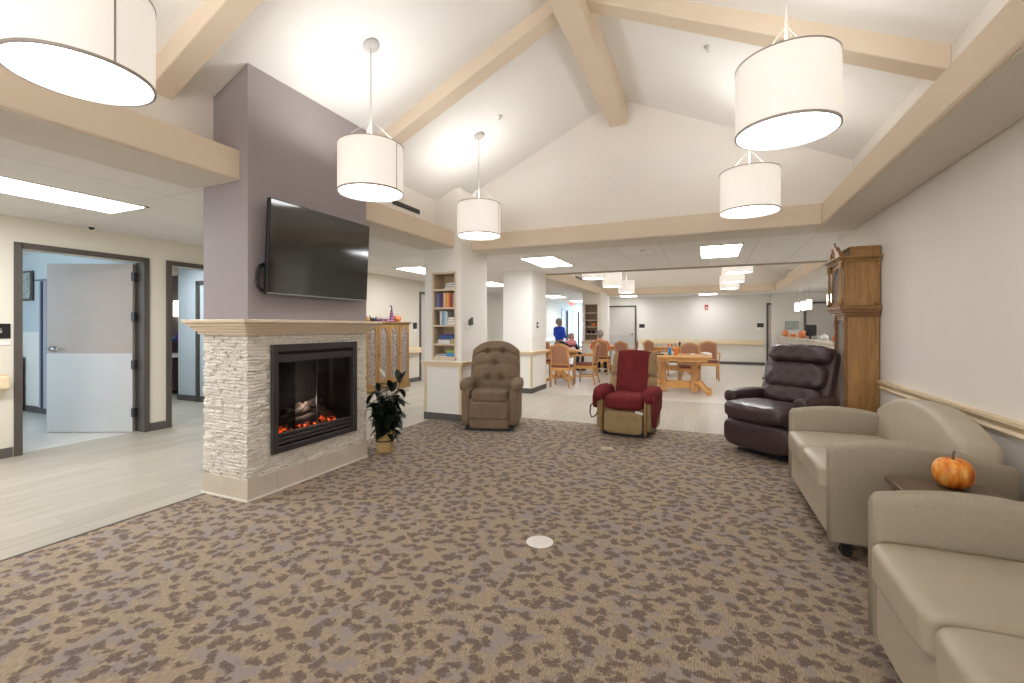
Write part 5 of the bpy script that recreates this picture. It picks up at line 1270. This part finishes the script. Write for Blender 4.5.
# ------------------------------------------------------------------ people
def skin_mesh(name, pts, edges, radii, m, parent, sub=1):
    me = bpy.data.meshes.new(name); me.from_pydata(pts, edges, []); me.materials.append(M[m])
    o = bpy.data.objects.new(name, me); C.objects.link(o)
    if parent: o.parent = parent
    sk = o.modifiers.new('skin', 'SKIN')
    if not me.skin_vertices:
        pass
    for i, r in enumerate(radii):
        v = me.skin_vertices[0].data[i]; v.radius = r if isinstance(r, tuple) else (r, r)
        v.use_root = (i == 0)
    sk.use_smooth_shade = True
    s = o.modifiers.new('sub', 'SUBSURF'); s.levels = sub; s.render_levels = sub
    return o
def head(mb, c, s=1.0, face=-1):
    def f(q): return (q.x * (0.86 - 0.10 * max(0, -q.z)), q.y * (0.98 if q.z > -0.2 else 0.88), q.z)
    mb.soft(c, (0.165 * s, 0.20 * s, 0.235 * s), 2.3, 8, None, f)
    mb.soft((c[0], c[1] - 0.098 * s, c[2] - 0.015 * s), (0.028 * s, 0.045 * s, 0.05 * s), 2.2, 4)
    for k in (-1, 1): mb.soft((c[0] + k * 0.074 * s, c[1] + 0.01, c[2] - 0.005 * s), (0.016, 0.04 * s, 0.06 * s), 2.2, 4)
def face_parts(t, c):
    for k in (-1, 1): MB().soft((c[0] + k * 0.032, c[1] - 0.09, c[2] + 0.008), (0.026, 0.014, 0.014), 2.2, 3).build('eye', 'black_plastic', t)
    MB().soft((c[0], c[1] - 0.088, c[2] - 0.058), (0.05, 0.016, 0.012), 2.4, 3).build('mouth', 'chair_seat', t)
def hand(t, wr, d, side):
    d = Vector(d).normalized(); up = Vector((0, 0, 1)) if abs(d.z) < 0.8 else Vector((0, -1, 0)); a = d.cross(up).normalized(); W = Vector(wr)
    pts = [W, W + d * 0.05, W + d * 0.09]; r = [0.022, (0.036, 0.018), (0.036, 0.016)]; ed = [(0, 1), (1, 2)]
    mb = MB()
    mb.tube([W - d * 0.02, W + d * 0.03, W + d * 0.085], [0.024, 0.034, 0.036], 8)
    for k in range(4):
        L = (0.07, 0.08, 0.075, 0.058)[k]; b = W + d * 0.08 + a * (0.026 - k * 0.0175)
        mb.tube([b, b + d * L * 0.55, b + d * L * 0.95 - up * 0.015], [0.009, 0.0085, 0.007], 6)
    b = W + d * 0.03 + a * 0.032 * side; mb.tube([b, b + d * 0.035 + a * 0.022 * side, b + d * 0.06 + a * 0.026 * side], [0.011, 0.010, 0.008], 6)
    mb.build('hand', 'skin', t)
def standing_woman():
    t = thing('person', 'standing person with grey hair in bright blue top by corridor doors', 'person', (-4.5, 14.4, 0.0), R(150))
    p = [(0, 0, 0.86), (0, 0, 1.0), (0, 0.01, 1.15), (0, 0.015, 1.28), (0, 0.0, 1.35), (0, -0.01, 1.42)]
    body = skin_mesh('body', p + [(-0.17, 0.01, 1.26), (-0.22, 0, 1.02), (-0.16, -0.18, 0.96), (0.17, 0.01, 1.26), (0.22, 0, 1.02), (0.16, -0.18, 0.96), (-0.09, 0, 0.8), (-0.09, 0.0, 0.45), (-0.09, 0.03, 0.07), (0.09, 0, 0.8), (0.09, 0.0, 0.45), (0.09, 0.03, 0.07)],
                     [(0, 1), (1, 2), (2, 3), (3, 4), (4, 5), (3, 6), (6, 7), (7, 8), (3, 9), (9, 10), (10, 11), (0, 12), (12, 13), (13, 14), (0, 15), (15, 16), (16, 17)],
                     [(0.14, 0.10), (0.13, 0.10), (0.14, 0.10), (0.13, 0.09), 0.05, 0.048, 0.05, 0.04, 0.026, 0.05, 0.04, 0.026, 0.085, 0.055, 0.035, 0.085, 0.055, 0.035], 'skin', t)
    skin_mesh('top', [(0, 0, 0.82), (0, 0, 1.0), (0, 0.01, 1.15), (0, 0.015, 1.28), (0, 0.01, 1.34), (-0.17, 0.01, 1.27), (-0.23, 0, 1.03), (-0.18, -0.13, 0.97), (0.17, 0.01, 1.27), (0.23, 0, 1.03), (0.18, -0.13, 0.97)],
              [(0, 1), (1, 2), (2, 3), (3, 4), (3, 5), (5, 6), (6, 7), (3, 8), (8, 9), (9, 10)], [(0.19, 0.14), (0.17, 0.13), (0.18, 0.135), (0.16, 0.11), 0.065, 0.075, 0.06, 0.045, 0.075, 0.06, 0.045], 'shirt_blue', t)
    skin_mesh('trousers', [(0, 0, 0.86), (-0.1, 0, 0.76), (-0.1, 0, 0.45), (-0.09, 0.02, 0.09), (0.1, 0, 0.76), (0.1, 0, 0.45), (0.09, 0.02, 0.09)], [(0, 1), (1, 2), (2, 3), (0, 4), (4, 5), (5, 6)], [(0.16, 0.12), 0.10, 0.075, 0.06, 0.10, 0.075, 0.06], 'cloth_dark', t)
    for s in (-1, 1):
        MB().soft((s * 0.09, -0.03, 0.04), (0.09, 0.25, 0.08), 3, 6).build('shoe', 'shoe_black', t); hand(t, (s * 0.16, -0.19, 0.955), (-s * 0.3, -1, -0.1), -s)
    mb = MB(); head(mb, (0, -0.02, 1.47), 0.95); mb.build('face', 'skin', t); face_parts(t, (0, -0.02, 1.47))
    MB().soft((0, 0.02, 1.495), (0.20, 0.21, 0.22), 2.4, 8, None, lambda q: (q.x, q.y, q.z if q.y > -0.3 else max(q.z, 0.25))).build('hair', 'hair_grey', t)
standing_woman()
def seated(label, x, y, rz, shirt, zs=0.46, trousers='cloth_dark'):
    t = thing('person', label, 'person', (x, y, 0.003), rz)
    skin_mesh('body', [(0, 0.05, 0.56), (0, 0.06, 0.72), (0, 0.05, 0.9), (0, 0.03, 0.98), (0, 0.0, 1.05), (-0.17, 0.03, 0.89), (-0.24, 0.0, 0.70), (-0.2, -0.2, 0.76), (0.17, 0.03, 0.89), (0.24, 0.0, 0.70), (0.2, -0.2, 0.76), (-0.1, -0.1, 0.56), (-0.1, -0.40, 0.52), (-0.1, -0.38, 0.08), (0.1, -0.1, 0.56), (0.1, -0.40, 0.52), (0.1, -0.38, 0.08)],
              [(0, 1), (1, 2), (2, 3), (3, 4), (2, 5), (5, 6), (6, 7), (2, 8), (8, 9), (9, 10), (0, 11), (11, 12), (12, 13), (0, 14), (14, 15), (15, 16)], [(0.13, 0.09), (0.13, 0.10), (0.13, 0.09), 0.05, 0.045, 0.05, 0.04, 0.026, 0.05, 0.04, 0.026, 0.075, 0.05, 0.035, 0.075, 0.05, 0.035], 'skin', t)
    skin_mesh('shirt', [(0, 0.05, 0.56), (0, 0.06, 0.72), (0, 0.05, 0.9), (0, 0.04, 0.96), (-0.17, 0.03, 0.89), (-0.25, 0.0, 0.70), (-0.21, -0.16, 0.75), (0.17, 0.03, 0.89), (0.25, 0.0, 0.70), (0.21, -0.16, 0.75)],
              [(0, 1), (1, 2), (2, 3), (2, 4), (4, 5), (5, 6), (2, 7), (7, 8), (8, 9)], [(0.17, 0.12), (0.165, 0.12), (0.16, 0.11), 0.06, 0.075, 0.06, 0.045, 0.075, 0.06, 0.045], shirt, t)
    skin_mesh('trousers', [(0, 0.05, 0.56), (-0.1, -0.1, 0.56), (-0.1, -0.40, 0.53), (-0.1, -0.38, 0.10), (0.1, -0.1, 0.56), (0.1, -0.40, 0.53), (0.1, -0.38, 0.10)], [(0, 1), (1, 2), (2, 3), (0, 4), (4, 5), (5, 6)], [(0.15, 0.10), 0.09, 0.07, 0.055, 0.09, 0.07, 0.055], trousers, t)
    for s in (-1, 1):
        MB().soft((s * 0.1, -0.43, 0.04), (0.09, 0.25, 0.08), 3, 6).build('shoe', 'shoe_black', t); hand(t, (s * 0.2, -0.21, 0.765), (-s * 0.4, -1, 0), -s)
    mb = MB(); head(mb, (0, -0.02, 1.10)); mb.build('face', 'skin', t); face_parts(t, (0, -0.02, 1.10))
    MB().soft((0, 0.015, 1.125), (0.19, 0.20, 0.20), 2.4, 8, None, lambda q: (q.x, q.y, q.z if q.y > -0.3 else max(q.z, 0.35))).build('hair', 'hair_grey', t)
    return t
seated('seated person with grey hair in salmon shirt, back turned, on oak chair', -2.80, 12.80, R(184), 'shirt_salmon')
sp = seated('seated person in dark clothes with pink shawl, right of the standing person', -3.86, 13.6, R(60), 'cloth_dark')
MB().soft((0, 0.03, 0.90), (0.44, 0.27, 0.20), 2.6, 8).build('shawl', 'cloth_pink', sp); sp.scale = (0.92, 0.92, 0.92)
